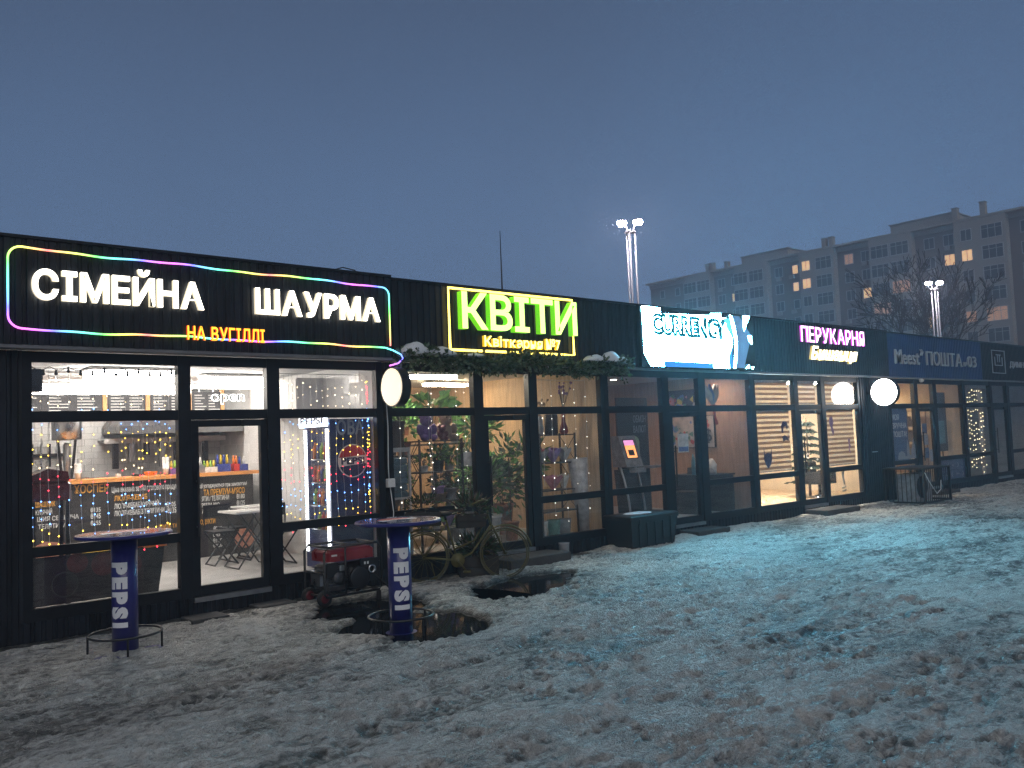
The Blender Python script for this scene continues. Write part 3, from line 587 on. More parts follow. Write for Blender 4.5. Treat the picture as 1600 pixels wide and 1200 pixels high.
for x, w_, h, ms, lab in packs:
    s = thing('drink_pack', lab, 'drinks', (x,3.5,1.451), 'drink packs on the counter')
    part('tray', ms[2], s, (x-w_/2,x+w_/2,3.42,3.58,1.451,1.451+h*.45))
    nb = max(2, int(w_/.05))
    for i in range(nb):
        xx = x-w_/2+(i+.5)*w_/nb; b = MB(); b.smooth = True; b.lathe([(.02,1.451+h*.45),(.021,1.451+h*.75),(.012,1.451+h*.88),(.012,1.451+h)], (xx,3.5,0), 8); b.build('bottle', ms[i % 2], s)
part_c = [(3.95,.08,.05,'print_white','small white dish on the counter'),(4.2,.16,.03,'black_plastic','flat black tray on the counter'),(4.4,.2,.06,'pk_orange','low orange box on the counter')]
for x, w_, h, m_, lab in part_c:
    b = MB(); b.lathe([(w_*.35,1.451),(w_*.5,1.451+h*.8),(w_*.5,1.451+h),(w_*.45,1.451+h)], (x,3.5,0), 12 if h == .05 else 4); single(b, 'counter_tray', m_, lab, 'tray', (x,3.5,1.451))
# red machine on a black stand by the window
mat('red_enamel', (.10,.006,.012), .3, coat=.5, var=.2)
s = thing('heated_cabinet', 'dark red enamel cabinet on a black stand behind the left window', 'cabinet', (2.45,.6,.2))
b = MB(); b.bbox(2.16,2.57,.45,.8,1.32,1.52,.03); b.build('body', 'red_enamel', s); b = MB(); b.prism([(2.16,1.522),(2.55,1.522),(2.53,1.62),(2.34,1.66),(2.16,1.58)], .46, .79); b.build('lid', 'red_enamel', s)
for x in (2.2,2.53):
    for y in (.49,.76): part('leg', 'black_metal', s, (x-.02,x+.02,y-.02,y+.02,.2,1.319))
part('shelf', 'black_metal', s, (2.16,2.56,.46,.79,.75,.78)); part('handle', 'black_plastic', s, (2.571,2.60,.55,.7,1.45,1.48))
mat('screen_pic', (.2,.3,.5), .3); part('display', 'screen_pic', s, (2.12,2.19,.5,.52,1.36,1.5))
s = thing('waste_bin', 'black bin with orange red rim below the window rail', 'bin', (3.4,.75,.2))
b = MB(); b.rings([[(3.22,.6,.2),(3.5,.6,.2),(3.5,.9,.2),(3.22,.9,.2)],[(3.16,.55,.72),(3.56,.55,.72),(3.56,.95,.72),(3.16,.95,.72)]]); b.build('body', 'black_plastic', s)
part('rim', 'pk_orange', s, (3.14,3.58,.53,.97,.722,.77))
# speaker, festoon, open sign
s = thing('wall_speaker', 'black speaker in the upper left corner of the window', 'speaker', (2.16,.2,2.45)); b = MB(); b.bbox(2.06,2.22,.12,.3,2.45,2.68,.012); b.build('case', 'black_plastic', s)
b = MB(); b.lathe([(.055,.118),(.055,.112),(.03,.116)], (2.14,0,2.53), 16, 'y'); b.build('cone', 'rubber', s)
s = thing('festoon_string', 'black festoon cable with unlit bulbs along the top of left window', 'string lights', (2.8,.1,2.7))
b = MB(); pts = []; 
for i in range(49): xx = 2.1+i*1.4/48; pts.append((xx, .09, 2.70-.035*abs(math.sin(i*math.pi/6))))
b.tube(pts, .004, 4); b.build('cable', 'rubber', s)
for i in range(0,49,4): x_, y_, z_ = pts[i]; b = MB(); b.lathe([(.006,0),(.011,-.005),(.011,-.03),(.017,-.04),(.014,-.055),(.003,-.062)], (x_,y_,z_), 8); b.build('bulb', 'rubber', s)
glow('neon_cool', (1,.97,.92), 3.5, False)
s = thing('open_sign', 'white outlined neon word open above the door', 'sign', (4.1,.06,2.3))
b = MB(); text_into(b, 'open', 3.93, 4.33, 2.345, 2.465, .06, .006, .03); b.build('halo_outline', 'neon_cool', s); b = MB(); text_into(b, 'open', 3.945, 4.315, 2.347, 2.463, .052, .004, -.006); b.build('lettering', 'print_dark', s)
part('hanger', 'steel', s, (4.0,4.003,.055,.058,2.46,2.72), (4.27,4.273,.055,.058,2.46,2.72))
# fridge by the right window
mat('fridge_blue', (.012,.02,.085), .35, var=.3, vscale=3); mat('print_red', (.4,.02,.03), .5); mat('print_navy', (.01,.015,.07), .5)
s = thing('drinks_fridge', 'tall lit drinks fridge with dark blue side and round cola emblem', 'fridge', (5.75,.5,.2))
part('cabinet', 'fridge_blue', s, (5.52,6.12,.22,.26,.22,2.12), (5.52,6.12,.86,.9,.22,2.12), (6.08,6.12,.261,.859,.22,2.12), (5.52,6.079,.261,.859,2.04,2.12), (5.52,6.079,.261,.859,.22,.4))
part('back_light', 'fridge_light', s, (6.06,6.079,.262,.858,.42,2.03)); part('light_column', 'fridge_light', s, (5.5,5.519,.25,.30,.42,2.0), (5.5,5.519,.82,.87,.42,2.0))
for z in (.7,1.0,1.3,1.6):
    sh = part('shelf', 'steel', s, (5.56,6.05,.27,.85,z,z+.01))
    for i in range(6): b = MB(); b.smooth = True; b.lathe([(.035,z+.011),(.035,z+.16),(.014,z+.2),(.014,z+.23)], (5.62,.32+i*.095,0), 8); b.build('bottle', ['pk_blue','pk_orange','pk_red','pk_green'][(i+int(z*10)) % 4], sh)
part('header', 'fridge_light', s, (5.45,5.498,.22,.9,2.03,2.2))
def fx(x, y, z): return (5.448-(y-0)*0, x, z)
b = MB(); text_into(b, 'PEPSI', .26, .86, 2.07, 2.16, 0, .002, .03, place=lambda x,y,z: (5.447+y, 1.12-x, z)); b.build('header_lettering', 'print_navy', s)
part('glass_door', 'glass', s, (5.485,5.492,.24,.88,.4,2.02))
b = MB(); b.lathe([(.215,.218),(.215,.214)], (5.84,0,1.58), 36, 'y'); em = b.build('emblem', 'print_white', s)
def seg(z0f, top, m_):
    b = MB(); pts = []
    N = 24; r = .2
    a0 = math.asin(z0f[0]); a1 = math.pi-math.asin(z0f[1])
    if not top: a0, a1 = a1-2*math.pi*0, 2*math.pi+a0
    for i in range(N+1): a = a0+(a1-a0)*i/N; pts.append((5.84+r*math.cos(a), 1.58+r*math.sin(a)))
    b.prism(pts, .2095, .2130); b.build('emblem_field', m_, em)
seg((.35,.22), True, 'print_red'); seg((-.2,-.36), False, 'print_navy')
b = MB(); text_into(b, 'PEPSI', 5.67, 6.01, 1.54, 1.625, .2085, .003, .03); b.build('emblem_lettering', 'print_navy', em)
b = MB(); text_into(b, 'ОВА', 5.56, 5.95, 1.92, 2.1, .10, .003, .02); single(b, 'window_lettering', 'letter_grey', 'grey vinyl letters on the glass above the cola emblem', 'lettering', (5.75,.1,1.9))
# folding tables and chairs
def xleg(b, x, y, w_, d, h):
    for yy in (y-d/2,y+d/2): b.tube([(x-w_/2,yy,.2),(x+w_/2,yy,h)], .012, 6); b.tube([(x+w_/2,yy,.2),(x-w_/2,yy,h)], .012, 6)
    b.tube([(x-w_/2,y-d/2,.21),(x-w_/2,y+d/2,.21)], .01, 5); b.tube([(x+w_/2,y-d/2,.21),(x+w_/2,y+d/2,.21)], .01, 5)
for x, y, lab in ((5.6,2.5,'pale folding table with crossed legs behind the door glass'),(5.1,1.75,'pale folding table with crossed legs behind right window')):
    s = thing('folding_table', lab, 'table', (x,y,.2)); part('tabletop', 'tile_white', s, (x-.3,x+.3,y-.3,y+.3,.93,.955)); b = MB(); xleg(b, x, y, .5, .45, .929); b.build('leg_frame', 'black_metal', s)
for x, y, lab in ((5.3,2.7,'dark folding stool left of the far folding table'),(4.95,2.3,'dark folding chair beside near folding table'),(5.45,1.55,'dark folding chair next to the drinks fridge')):
    s = thing('folding_chair', lab, 'chair', (x,y,.2)); part('seat', 'black_plastic', s, (x-.18,x+.18,y-.18,y+.18,.64,.665)); b = MB(); xleg(b, x, y, .34, .32, .639); b.build('leg_frame', 'black_metal', s)
    if 'chair' in lab: part('backrest', 'black_plastic', s, (x-.18,x+.18,y+.17,y+.19,.85,1.02)); part('back_post', 'black_metal', s, (x-.18,x-.165,y+.165,y+.18,.666,1.02), (x+.165,x+.18,y+.165,y+.18,.666,1.02))
# wall cupboard strip above right
s = thing('wall_cabinet', 'pale wall cabinet high on the right side wall of the shawarma shop', 'cabinet', (5.9,2.4,2.3)); part('carcass', 'white_wall', s, (5.75,6.135,1.5,3.0,2.3,2.75)); part('door', 'white_wall', s, (5.73,5.748,1.51,2.24,2.31,2.74)); part('door', 'white_wall', s, (5.73,5.748,2.26,2.99,2.31,2.74)); part('handle', 'steel', s, (5.71,5.729,2.2,2.22,2.35,2.45), (5.71,5.729,2.28,2.3,2.35,2.45))
# light curtains
for nm, c, e_ in (('bulb_warm',(1,.75,.45),8),('bulb_blue',(.12,.34,1),10),('bulb_yellow',(1,.6,.06),9),('bulb_red',(1,.03,.06),9),('bulb_white',(1,.92,.8),6)): glow(nm, c, e_, False)
mat('wire_clear', (.5,.5,.5), .4)
BM = ['wire_clear','bulb_warm','bulb_blue','bulb_yellow','bulb_red']
def band(z):
    z = z+.02*math.sin(z*31)
    return 1 if z > 2.3 else 2 if z > 2.02 else 3 if z > 1.72 else 1 if z > 1.62 else 4 if z > 1.36 else 2 if z > 1.08 else 3 if z > .86 else 4
def curtain(label, xs, y, zt, lens, mats, bandf, step=.11, r=.0076, loc=None):
    s = thing('light_curtain', label, 'string lights', (xs[0],y,zt))
    b = MB(); b.tube([(xs[0],y,zt),(xs[-1],y,zt)], .004, 4); b.build('lead_cable', mats[0], s)
    for x, L in zip(xs, lens):
        b = MB(); pts = [(x,y,zt)]; z = zt+random.uniform(-.05,.05); k = 0; ph = random.uniform(0,6)
        while z > zt-L:
            z -= step*random.uniform(.8,1.2); pts.append((x+.008*math.sin(z*5+ph), y+.006*math.cos(z*7+ph), z))
        b.tube(pts, .0026, 3)
        for p_ in pts[1:]:
            if random.random() < .18: continue
            b.m = bandf(p_[2]); b.octa((p_[0]+random.uniform(-.006,.006), p_[1], p_[2]+random.uniform(-.012,.012)), r*random.uniform(.7,1.25))
        b.build('strand', mats, s)
    return s
xs = [2.12,2.2,2.27,2.36,2.47,2.58,2.70,2.84,2.98,3.02,3.09,3.16,3.2,3.25,3.33,3.38,3.44,3.49]
curtain('coloured light curtain hanging in the left shawarma window', xs, .14, 2.69, [random.uniform(1.7,1.95) for _ in xs], BM, band)
xs = [4.76,4.8,4.86,4.93,4.97,5.04,5.12,5.22,5.3,5.38,5.46,5.56,5.66,5.76,5.86,5.95]
curtain('coloured light curtain hanging in the right shawarma window', xs, .13, 2.68, [random.uniform(1.62,1.85) for _ in xs], BM, lambda z: band(z+.06))
curtain('dense multicoloured light strand at the right post of the shawarma window', [6.0,6.02], .1, 2.66, [1.9,1.85], BM, lambda z: (3 if z > 2.55 else 4 if z > 2.28 else 2 if z > 2.0 else 3 if z > 1.75 else 4 if z > 1.48 else 2 if z > 1.2 else 3 if z > .95 else 4), .045, .009)
# food print covering the low left pane
mat('poster_dark', (.012,.011,.012), .35, var=.6, vscale=5, col2=(.03,.012,.012)); mat('print_tomato', (.09,.012,.012), .4, var=.5, vscale=9); mat('print_lemon', (.05,.05,.04), .4, var=.3)
s = thing('window_poster', 'dark food print covering the lowest pane of the left window', 'poster', (2.6,.02,.3))
part('sheet', 'poster_dark', s, (2.08,3.15,.012,.016,.31,.79))
for x, z, r in ((2.75,.66,.12),(3.0,.62,.13),(2.5,.7,.1)): b = MB(); b.lathe([(r,.0115),(r,.009)], (x,0,z), 24, 'y'); b.build('printed_tomato', 'print_tomato', s)
b = MB(); b.smooth = True; b.tube([(2.38+.12*math.cos(i*math.pi/14), .0095, .5+.12*math.sin(i*math.pi/14)) for i in range(28)], .006, 4, True); b.build('printed_lemon', 'print_lemon', s)
# ------------------------------------------------------------------ flower shop contents
for nm, c in (('leaf_dark',(.025,.06,.02)),('leaf_mid',(.07,.19,.045)),('leaf_light',(.14,.30,.07)),('leaf_grey',(.10,.14,.09)),('twig',(.09,.06,.04)),('dried',(.25,.17,.1)),('petal_violet',(.2,.1,.25)),('petal_red',(.3,.03,.06)),('petal_pink',(.55,.2,.28)),('petal_white',(.6,.58,.52)),
              ('plush_violet',(.16,.09,.3)),('plush_beige',(.36,.26,.2)),('plush_wine',(.14,.03,.05)),('pot_white',(.6,.58,.55)),('pot_grey',(.25,.25,.26)),('pot_violet',(.3,.2,.42)),('pot_black',(.015,.015,.016)),('pot_pink',(.5,.2,.25)),('pot_terra',(.3,.12,.06)),
              ('wicker',(.08,.05,.035)),('wicker_pale',(.35,.24,.14)),('towel_blue',(.05,.1,.13)),('vase_red',(.25,.015,.03)),('rack_white',(.4,.4,.4)),('rack_black',(.03,.028,.027)),('film_silver',(.42,.42,.43)),('glass_green',(.08,.2,.14))):
    mat(nm, c, .7 if 'plush' in nm or 'towel' in nm else .5, var=.3, vscale=12, bump=.4 if 'plush' in nm or 'wicker' in nm else 0, bscale=90)
lamp(7.3, 8.05, .84, 1.0, 2.72, 'lamp_soft', 'bright ceiling lamp at the left of the flower shop')
lamp(8.9, 9.8, 2.8, 2.95, 2.76, 'lamp_warm', 'warm ceiling lamp at the rear of the flower shop')
LEAF = ['leaf_dark','leaf_mid','leaf_light','leaf_grey','twig']
def foliage(b, c, r, n, L, W, mis=(0,1,2), droop=.0):
    for i in range(n):
        d = Vector((random.gauss(0,1), random.gauss(0,1), random.gauss(.3,.8))).normalized(); q = random.uniform(.25,1)**.6
        p = (c[0]+d.x*r[0]*q, c[1]+d.y*r[1]*q, c[2]+d.z*r[2]*q); b.m = random.choice(mis)
        b.leaf(p, (d.x+random.uniform(-.5,.5), d.y+random.uniform(-.5,.5), d.z-droop+random.uniform(-.5,.5)), L*random.uniform(.6,1.3), W*random.uniform(.6,1.2))
def plant(label, x, y, z, pr, ph, potm, fr, fh, n, L, W, mis=(0,1,2), kind='bush', nm='potted_plant'):
    s = thing(nm, label, 'plant', (x,y,z))
    b = MB(); b.smooth = True; b.lathe([(pr*.72,z),(pr,z+ph),(pr*1.06,z+ph),(pr*1.06,z+ph*.9),(pr*.9,z+ph*.88),(.01,z+ph*.86)], (x,y,0), 16, cap=False); b.build('pot', potm, s)
    b = MB(); b.m = 4
    for i in range(4): b.tube([(x,y,z+ph*.85),(x+random.uniform(-.4,.4)*fr,y+random.uniform(-.4,.4)*fr,z+ph+fh*random.uniform(.4,.8))], [.008,.004], 5)
    b.build('stem', LEAF, s)
    b = MB()
    if kind == 'bush': foliage(b, (x,y,z+ph+fh*.5), (fr,fr,fh*.55), n, L, W, mis)
    else:
        for i in range(n):
            a = random.uniform(0,6.28); t = random.uniform(.2,1.2); b.m = random.choice(mis); d = Vector((math.cos(a)*math.sin(t), math.sin(a)*math.sin(t), math.cos(t)))
            p0 = Vector((x,y,z+ph)); p1 = p0+d*fh*.6; p2 = p1+(d+Vector((0,0,-.5)))*fh*.45; sd = d.cross(Vector((0,0,1))); sd = sd.normalized()*W*.5 if sd.length > .01 else Vector((W*.5,0,0))
            b.add([p0-sd*.4,p0+sd*.4,p1+sd,p1-sd,p2], [(0,1,2,3),(3,2,4)])
    b.build('leaves', LEAF, s); return s
def rack(label, x0, x1, y0, y1, levels, m_, nm='shelf_rack', brace=True):
    s = thing(nm, label, 'shelf', ((x0+x1)/2,(y0+y1)/2,.2)); zt = max(levels)
    for x in (x0,x1):
        for y in (y0,y1): part('upright', m_, s, (x-.012,x+.012,y-.012,y+.012,.2,zt+.02))
    for z in levels: part('shelf', m_, s, (x0+.013,x1-.013,y0-.01,y1+.01,z-.018,z))
    if brace:
        b = MB()
        for z0, z1 in zip(sorted(levels)[:-1], sorted(levels)[1:]):
            for x in (x0,x1): b.tube([(x,y0,z0),(x,y1,z1-.02)], .006, 5); b.tube([(x,y1,z0),(x,y0,z1-.02)], .006, 5)
            b.tube([(x0,y1,z0),(x0+(x1-x0)*.3,y1,z1-.02)], .006, 5); b.tube([(x0+(x1-x0)*.3,y1,z0),(x0,y1,z1-.02)], .006, 5)
        b.build('brace', m_, s)
    return s
rack('dark metal rack with crossed braces behind the left flower window', 6.98, 7.72, .35, .75, (.55,.95,1.36,1.80), 'rack_black')
rack('dark metal rack with crossed braces behind the right flower window', 9.25, 10.02, .35, .7, (.62,.95,1.38,1.82), 'rack_black')
def teddy(label, x, y, z, h, m_):
    s = thing('teddy_bear', label, 'plush toy', (x,y,z)); b = MB(); b.smooth = True
    b.blob((x,y,z+h*.30), (h*.26,h*.22,h*.3), 14, 8); b.blob((x,y-h*.05,z+h*.72), (h*.24,h*.2,h*.22), 14, 8)
    for sg in (-1,1): b.blob((x+sg*h*.2,y,z+h*.9), h*.1, 8, 6); b.blob((x+sg*h*.3,y-h*.08,z+h*.4), (h*.12,h*.12,h*.2), 8, 6); b.blob((x+sg*h*.2,y-h*.2,z+h*.11), (h*.13,h*.18,h*.12), 8, 6)
    b.blob((x,y-h*.23,z+h*.67), (h*.1,h*.08,h*.08), 8, 6); b.build('body', m_, s)
    b = MB(); b.blob((x,y-h*.31,z+h*.7), h*.025, 6, 4)
    for sg in (-1,1): b.blob((x+sg*h*.09,y-h*.235,z+h*.78), h*.022, 6, 4)
    b.build('face', 'rubber', s)
teddy('violet teddy bear sitting on top of the left rack', 7.2, .5, 1.80, .40, 'plush_violet'); teddy('small wine red teddy bear between the two big bears', 7.45, .45, 1.80, .22, 'plush_wine'); teddy('beige teddy bear at the right end of the rack top', 7.62, .6, 1.80, .42, 'plush_beige')
def basket(label, x, y, z, r, h, m_):
    b = MB(); b.smooth = True; b.lathe([(r*.7,z),(r,z+h),(r*1.05,z+h),(r*.95,z+h*.96),(r*.65,z+.02)], (x,y,0), 18); s = single(b, 'wicker_basket', m_, label, 'basket', (x,y,z)); return s
basket('dark wicker basket hanging at the upper left of the flower window', 6.62, .5, 1.72, .2, .36, 'wicker'); basket('pale wicker basket low on the left rack', 7.35, .5, .952, .16, .1, 'wicker_pale')
s = thing('towel_stand', 'grey stand stacked with folded blue cloths by the round sign', 'stand', (6.62,.4,.2))
for x in (6.46,6.78): part('upright', 'rack_white', s, (x-.015,x+.015,.3,.33,.2,1.72), (x-.015,x+.015,.52,.55,.2,1.72))
part('top_bar', 'rack_white', s, (6.476,6.764,.3,.33,1.66,1.72)); part('shelf', 'rack_white', s, (6.476,6.764,.305,.545,1.02,1.05))
for i in range(6): b = MB(); b.bbox(6.485,6.755,.31,.53,1.051+i*.09,1.051+i*.09+.085,.02); b.build('folded_cloth', 'towel_blue', s)
PL = [('leafy plant in a black pot on the second shelf of left rack',7.4,.5,1.36,.09,.16,'pot_black',.16,.2,90,.09,.05),
 ('bright green plant behind the teddy bears',7.35,1.3,1.6,.12,.2,'pot_terra',.3,.55,150,.14,.07,(1,2)),
 ('small plant in a violet pot on the third shelf',7.38,.5,.952,.1,.2,'pot_violet',.14,.14,70,.07,.04,(0,3)),
 ('small plant in a grey pot right of the violet pot',7.62,.5,.952,.09,.16,'pot_grey',.12,.14,60,.07,.04,(0,3)),
 ('low plant in a white pot on the second shelf',7.15,.5,1.36,.07,.09,'pot_white',.12,.14,60,.06,.04,(1,3)),
 ('tall bushy plant in a white tub seen through the flower door',8.62,.9,.2,.2,.42,'pot_white',.33,.95,260,.16,.08,(0,1,3)),
 ('dense hanging plant high behind the flower door',8.75,1.3,1.62,.12,.14,'pot_grey',.34,.42,220,.16,.06,(1,2)),
 ('pale leaved plant at the left edge of the flower door',8.2,.8,.2,.13,.6,'pot_grey',.2,.9,170,.13,.06,(3,1)),
 ('dark green plant midway up behind the flower door',9.0,1.6,.9,.15,.2,'pot_black',.32,.45,160,.15,.07,(0,1)),
 ('round green plant on the lowest shelf of left rack',7.33,.5,.551,.07,.1,'pot_white',.13,.16,80,.08,.05,(1,2)),
 ('bright fern at the right end of the second left shelf',7.62,.52,1.36,.07,.1,'pot_white',.15,.2,90,.11,.035,(1,2)),
 ('trailing green plant hanging low beside the left rack',6.86,.75,.9,.08,.12,'pot_grey',.2,.45,130,.11,.05,(1,2)),
 ('tall broad leaved plant behind the right rack',9.6,1.0,.9,.12,.15,'pot_white',.3,.75,120,.2,.09,(1,2)),
 ('leafy climbing plant against the right of the flower door',8.95,.75,.2,.12,.3,'pot_terra',.2,1.3,200,.13,.06,(1,3)),
 ('yellow green plant low behind the flower door',8.45,1.4,.2,.16,.3,'pot_grey',.32,.7,180,.16,.07,(1,2)),
 ('wide plant on the floor right of the flower door',9.5,1.6,.2,.18,.5,'pot_terra',.3,.6,140,.14,.07,(0,1))]
for a in PL: plant(*a)
plant('spiky palm rising behind the upper left flower window', 7.95, 2.2, 1.9, .12, .15, 'pot_terra', .3, .62, 34, .4, .045, (0,1), 'palm')
plant('large leaved plant beside the spiky palm', 8.55, 2.2, 1.85, .12, .15, 'pot_white', .3, .6, 46, .26, .18, (1,2))
plant('second spiky plant above the flower door', 9.3, 2.6, 1.75, .1, .15, 'pot_grey', .3, .5, 26, .3, .04, (0,3), 'palm')
for lab, y, z in (('tall dark timber stand carrying the rear plants', 2.2, 1.85),):
    s = thing('plant_stand', lab, 'stand', (8.4,2.3,.2)); part('top', 'rack_black', s, (7.6,9.6,1.95,2.8,z-.13,z-.1)); 
    for x in (7.65,9.55): part('leg', 'rack_black', s, (x-.03,x+.03,2.0,2.06,.2,z-.131), (x-.03,x+.03,2.7,2.76,.2,z-.131))
s = thing('plant_table', 'low dark table holding plants behind the rack', 'table', (7.6,1.3,.2)); part('tabletop', 'rack_black', s, (7.0,8.1,1.1,1.55,1.56,1.595)); part('leg', 'rack_black', s, (7.02,7.06,1.12,1.16,.2,1.559), (8.04,8.08,1.12,1.16,.2,1.559), (7.02,7.06,1.49,1.53,.2,1.559), (8.04,8.08,1.49,1.53,.2,1.559))
def vase(label, x, y, z, prof, m_, flowers=None):
    s = thing('vase', label, 'vase', (x,y,z)); b = MB(); b.smooth = True; b.lathe([(r,z+h) for r,h in prof], (x,y,0), 16, cap=False); b.build('body', m_, s)
    if flowers:
        fm, n_, hh = flowers; b = MB(); heads = []
        for i in range(n_):
            p_ = (x+random.uniform(-.13,.13), y+random.uniform(-.1,.1), z+prof[-1][1]+hh*random.uniform(.45,1)); heads.append(p_); b.tube([(x,y,z+prof[-1][1]-.05),p_], .004, 4)
        b.build('stems', 'twig', s); b = MB(); b.smooth = True
        for p_ in heads: b.blob(p_, random.uniform(.015,.028), 7, 5, .2)
        b.build('flower_heads', fm, s)
    return s
vase('tall wine red vase with dark dried flowers on the right rack', 9.93, .5, 1.821, [(.05,0),(.075,.04),(.06,.12),(.03,.2),(.028,.42),(.035,.45)], 'vase_red', ('petal_violet',14,.42))
vase('black rectangular vase left of the red vase', 9.65, .5, 1.821, [(.1,0),(.11,.02),(.11,.3),(.1,.32)], 'pot_black'); vase('pale vase with dried sprigs at the left end of right rack', 9.4, .5, 1.821, [(.05,0),(.07,.1),(.05,.22),(.04,.3)], 'pot_grey', ('dried',16,.3))
def bouquet(label, x, y, z, wm, fm, r=.13):
    s = thing('bouquet', label, 'bouquet', (x,y,z)); b = MB(); b.smooth = False; N = 14
    b.rings([[(x+.03*math.cos(2*math.pi*i/N),y+.03*math.sin(2*math.pi*i/N),z) for i in range(N)], [(x+r*math.cos(2*math.pi*i/N)*(1+.2*(i%2)),y+r*math.sin(2*math.pi*i/N)*(1+.2*(i%2)),z+.17+.03*(i%3)) for i in range(N)]], True, False); b.build('wrapping', wm, s)
    b = MB(); b.smooth = True
    for i in range(12): a = random.uniform(0,6.28); q = r*.75*random.random(); b.blob((x+q*math.cos(a),y+q*math.sin(a),z+.18+random.uniform(-.02,.03)), .03, 7, 5, .25)
    b.build('flowers', fm, s)
bouquet('red bouquet in pale wrapping on the second shelf of right rack', 9.4, .5, 1.381, 'pot_grey', 'petal_red'); bouquet('lilac bouquet mid second shelf of right rack', 9.66, .5, 1.381, 'pot_violet', 'petal_violet'); bouquet('grey white bouquet at the right end of second shelf', 9.9, .5, 1.381, 'film_silver', 'petal_white')
bouquet('pink bouquet on the third shelf of right rack', 9.62, .48, .951, 'pot_pink', 'petal_pink', .15); bouquet('white bouquet at the right of third shelf', 9.88, .5, .951, 'pot_white', 'petal_white', .09)
bouquet('pale bouquet low on the left rack', 7.15, .5, .551, 'pot_grey', 'petal_white', .12); bouquet('violet bouquet on the lowest shelf of left rack', 7.52, .5, .551, 'pot_violet', 'petal_violet', .12)
for i, (x, m_, lab) in enumerate(((9.35,'pot_white','white tub on the floor under the right rack'),(9.62,'glass_green','green glass vase on the floor under the right rack'),(9.86,'pot_grey','grey tub on the floor right of the green vase'))): b = MB(); b.smooth = True; b.lathe([(.08,.2),(.11,.46),(.115,.47),(.1,.46),(.075,.23)], (x,.5,0), 16); single(b, 'flower_tub', m_, lab, 'tub', (x,.5,.2))
s = thing('foil_roll', 'tall silver roll of wrapping film leaning in the right flower window', 'roll', (10.14,.3,.2)); b = MB(); b.smooth = True; b.tube([(10.16,.36,.2),(10.07,.36,1.42)], [.085,.165], 20); b.build('film', 'film_silver', s); b = MB(); b.tube([(10.07,.36,1.42),(10.068,.36,1.46)], .03, 10); b.build('core', 'wicker_pale', s)
b = MB(); b.box(7.55,7.78,.09,.095,1.42,1.62); b.box(7.58,7.75,.088,.0899,1.56,1.575); o = single(b, 'paper_notice', 'pot_white', 'white paper notice on the left flower window', 'notice', (7.66,.09,1.42))
rn = random.Random(5)
for lab, xs in (('white fairy light strands in the left flower window', [6.5,6.98,7.02,7.45,7.6]),('white fairy light strands in the right flower window', [8.95,9.1,9.3,9.55,9.8,10.05])):
    curtain(lab, xs, .1, 2.66, [rn.uniform(1.6,2.2) for _ in xs], ['wire_clear','bulb_white'], lambda z: 1, .2, .0085)
# garland with snow along the flower fascia
s = thing('leafy_garland', 'dusty green artificial garland with snow caps over the flower windows', 'garland', (8.4,-.3,2.8))
b = MB(); x = 6.3; cz = {}
while x < 10.72:
    zc = 2.86+.05*math.sin(x*3.1)+.03*math.sin(x*7.7); 
    foliage(b, (x,-.25,zc), (.12,.14,.12), 52, .075, .05, (0,0,3,3)); x += .075
for i in range(70): xx = random.uniform(6.4,10.7); b.m = 4; b.tube([(xx,-.27,2.85),(xx+random.uniform(-.1,.1),-.33,2.8-random.uniform(.02,.1))], .003, 3); b.m = 3; foliage(b, (xx,-.32,2.74), (.05,.04,.05), 5, .06, .04, (0,3))
foliage(b, (10.62,-.24,2.74), (.08,.08,.12), 60, .07, .045, (0,1)); b.build('foliage', LEAF, s)
for x0, x1, hh in ((6.32,6.78,.16),(6.70,7.22,.11),(7.35,7.7,.04),(9.70,10.2,.10),(10.1,10.52,.17),(10.45,10.68,.08)):
    b = MB(); b.smooth = True; N = 16; out = []
    for i in range(9):
        t = i/8; rr = math.sin(math.pi*min(max(t,.03),.97))**.6; xx = x0+(x1-x0)*t
        out.append([(xx, -.25+.12*rr*math.cos(2*math.pi*j/N), 2.94+(hh*rr*math.sin(2*math.pi*j/N) if math.sin(2*math.pi*j/N) > 0 else .02*math.sin(2*math.pi*j/N))+.01*math.sin(j*2.1+i)) for j in range(N)])
    b.rings(out); b.build('snow_cap', 'roof_snow', s)

# ------------------------------------------------------------------ exchange shop contents
glow('spot_lamp', (1,.80,.66), 520); glow('terminal_screen', (1,.38,.12), 1.6, False); glow('terminal_screen_top', (.8,.3,.6), 1.3, False)
for x, y, lab in ((13.9,.7,'small recessed spot at the right of the exchange shop'),(12.6,1.8,'small recessed spot above the exchange door'),(11.4,2.6,'small recessed spot at the rear left of exchange shop')):
    s = thing('spot_lamp', lab, 'lamp', (x,y,2.84)); b = MB(); b.lathe([(.07,2.858),(.07,2.84),(.055,2.84),(.055,2.85)], (x,y,0), 16); b.build('ring', 'steel', s); b = MB(); b.lathe([(.052,2.849),(.052,2.843)], (x,y,0), 16); b.build('lens', 'spot_lamp', s)
s = thing('payment_terminal', 'curved grey payment terminal with glowing orange screen', 'terminal', (11.55,.75,.2))
for sg in (-1,1):
    b = MB(); b.smooth = True; pts = []
    for i in range(10): t = i/9; pts.append((11.55+sg*.2, .6+.28*t*t, .2+1.2*t))
    b.tube(pts, .02, 6); b.build('side_rail', 'grey_metal', s)
b = MB(); b.rings([[(11.38,.62,.2),(11.72,.62,.2),(11.72,.9,.2),(11.38,.9,.2)],[(11.38,.75,1.15),(11.72,.75,1.15),(11.72,.98,1.15),(11.38,.98,1.15)]]); b.build('column', 'black_plastic', s)
hd = MB(); hd.rings([[(11.33,.62,1.2),(11.77,.62,1.2),(11.77,.95,1.2),(11.33,.95,1.2)],[(11.33,.80,1.75),(11.77,.80,1.75),(11.77,.98,1.75),(11.33,.98,1.75)]]); head = hd.build('head', 'pot_grey', s)
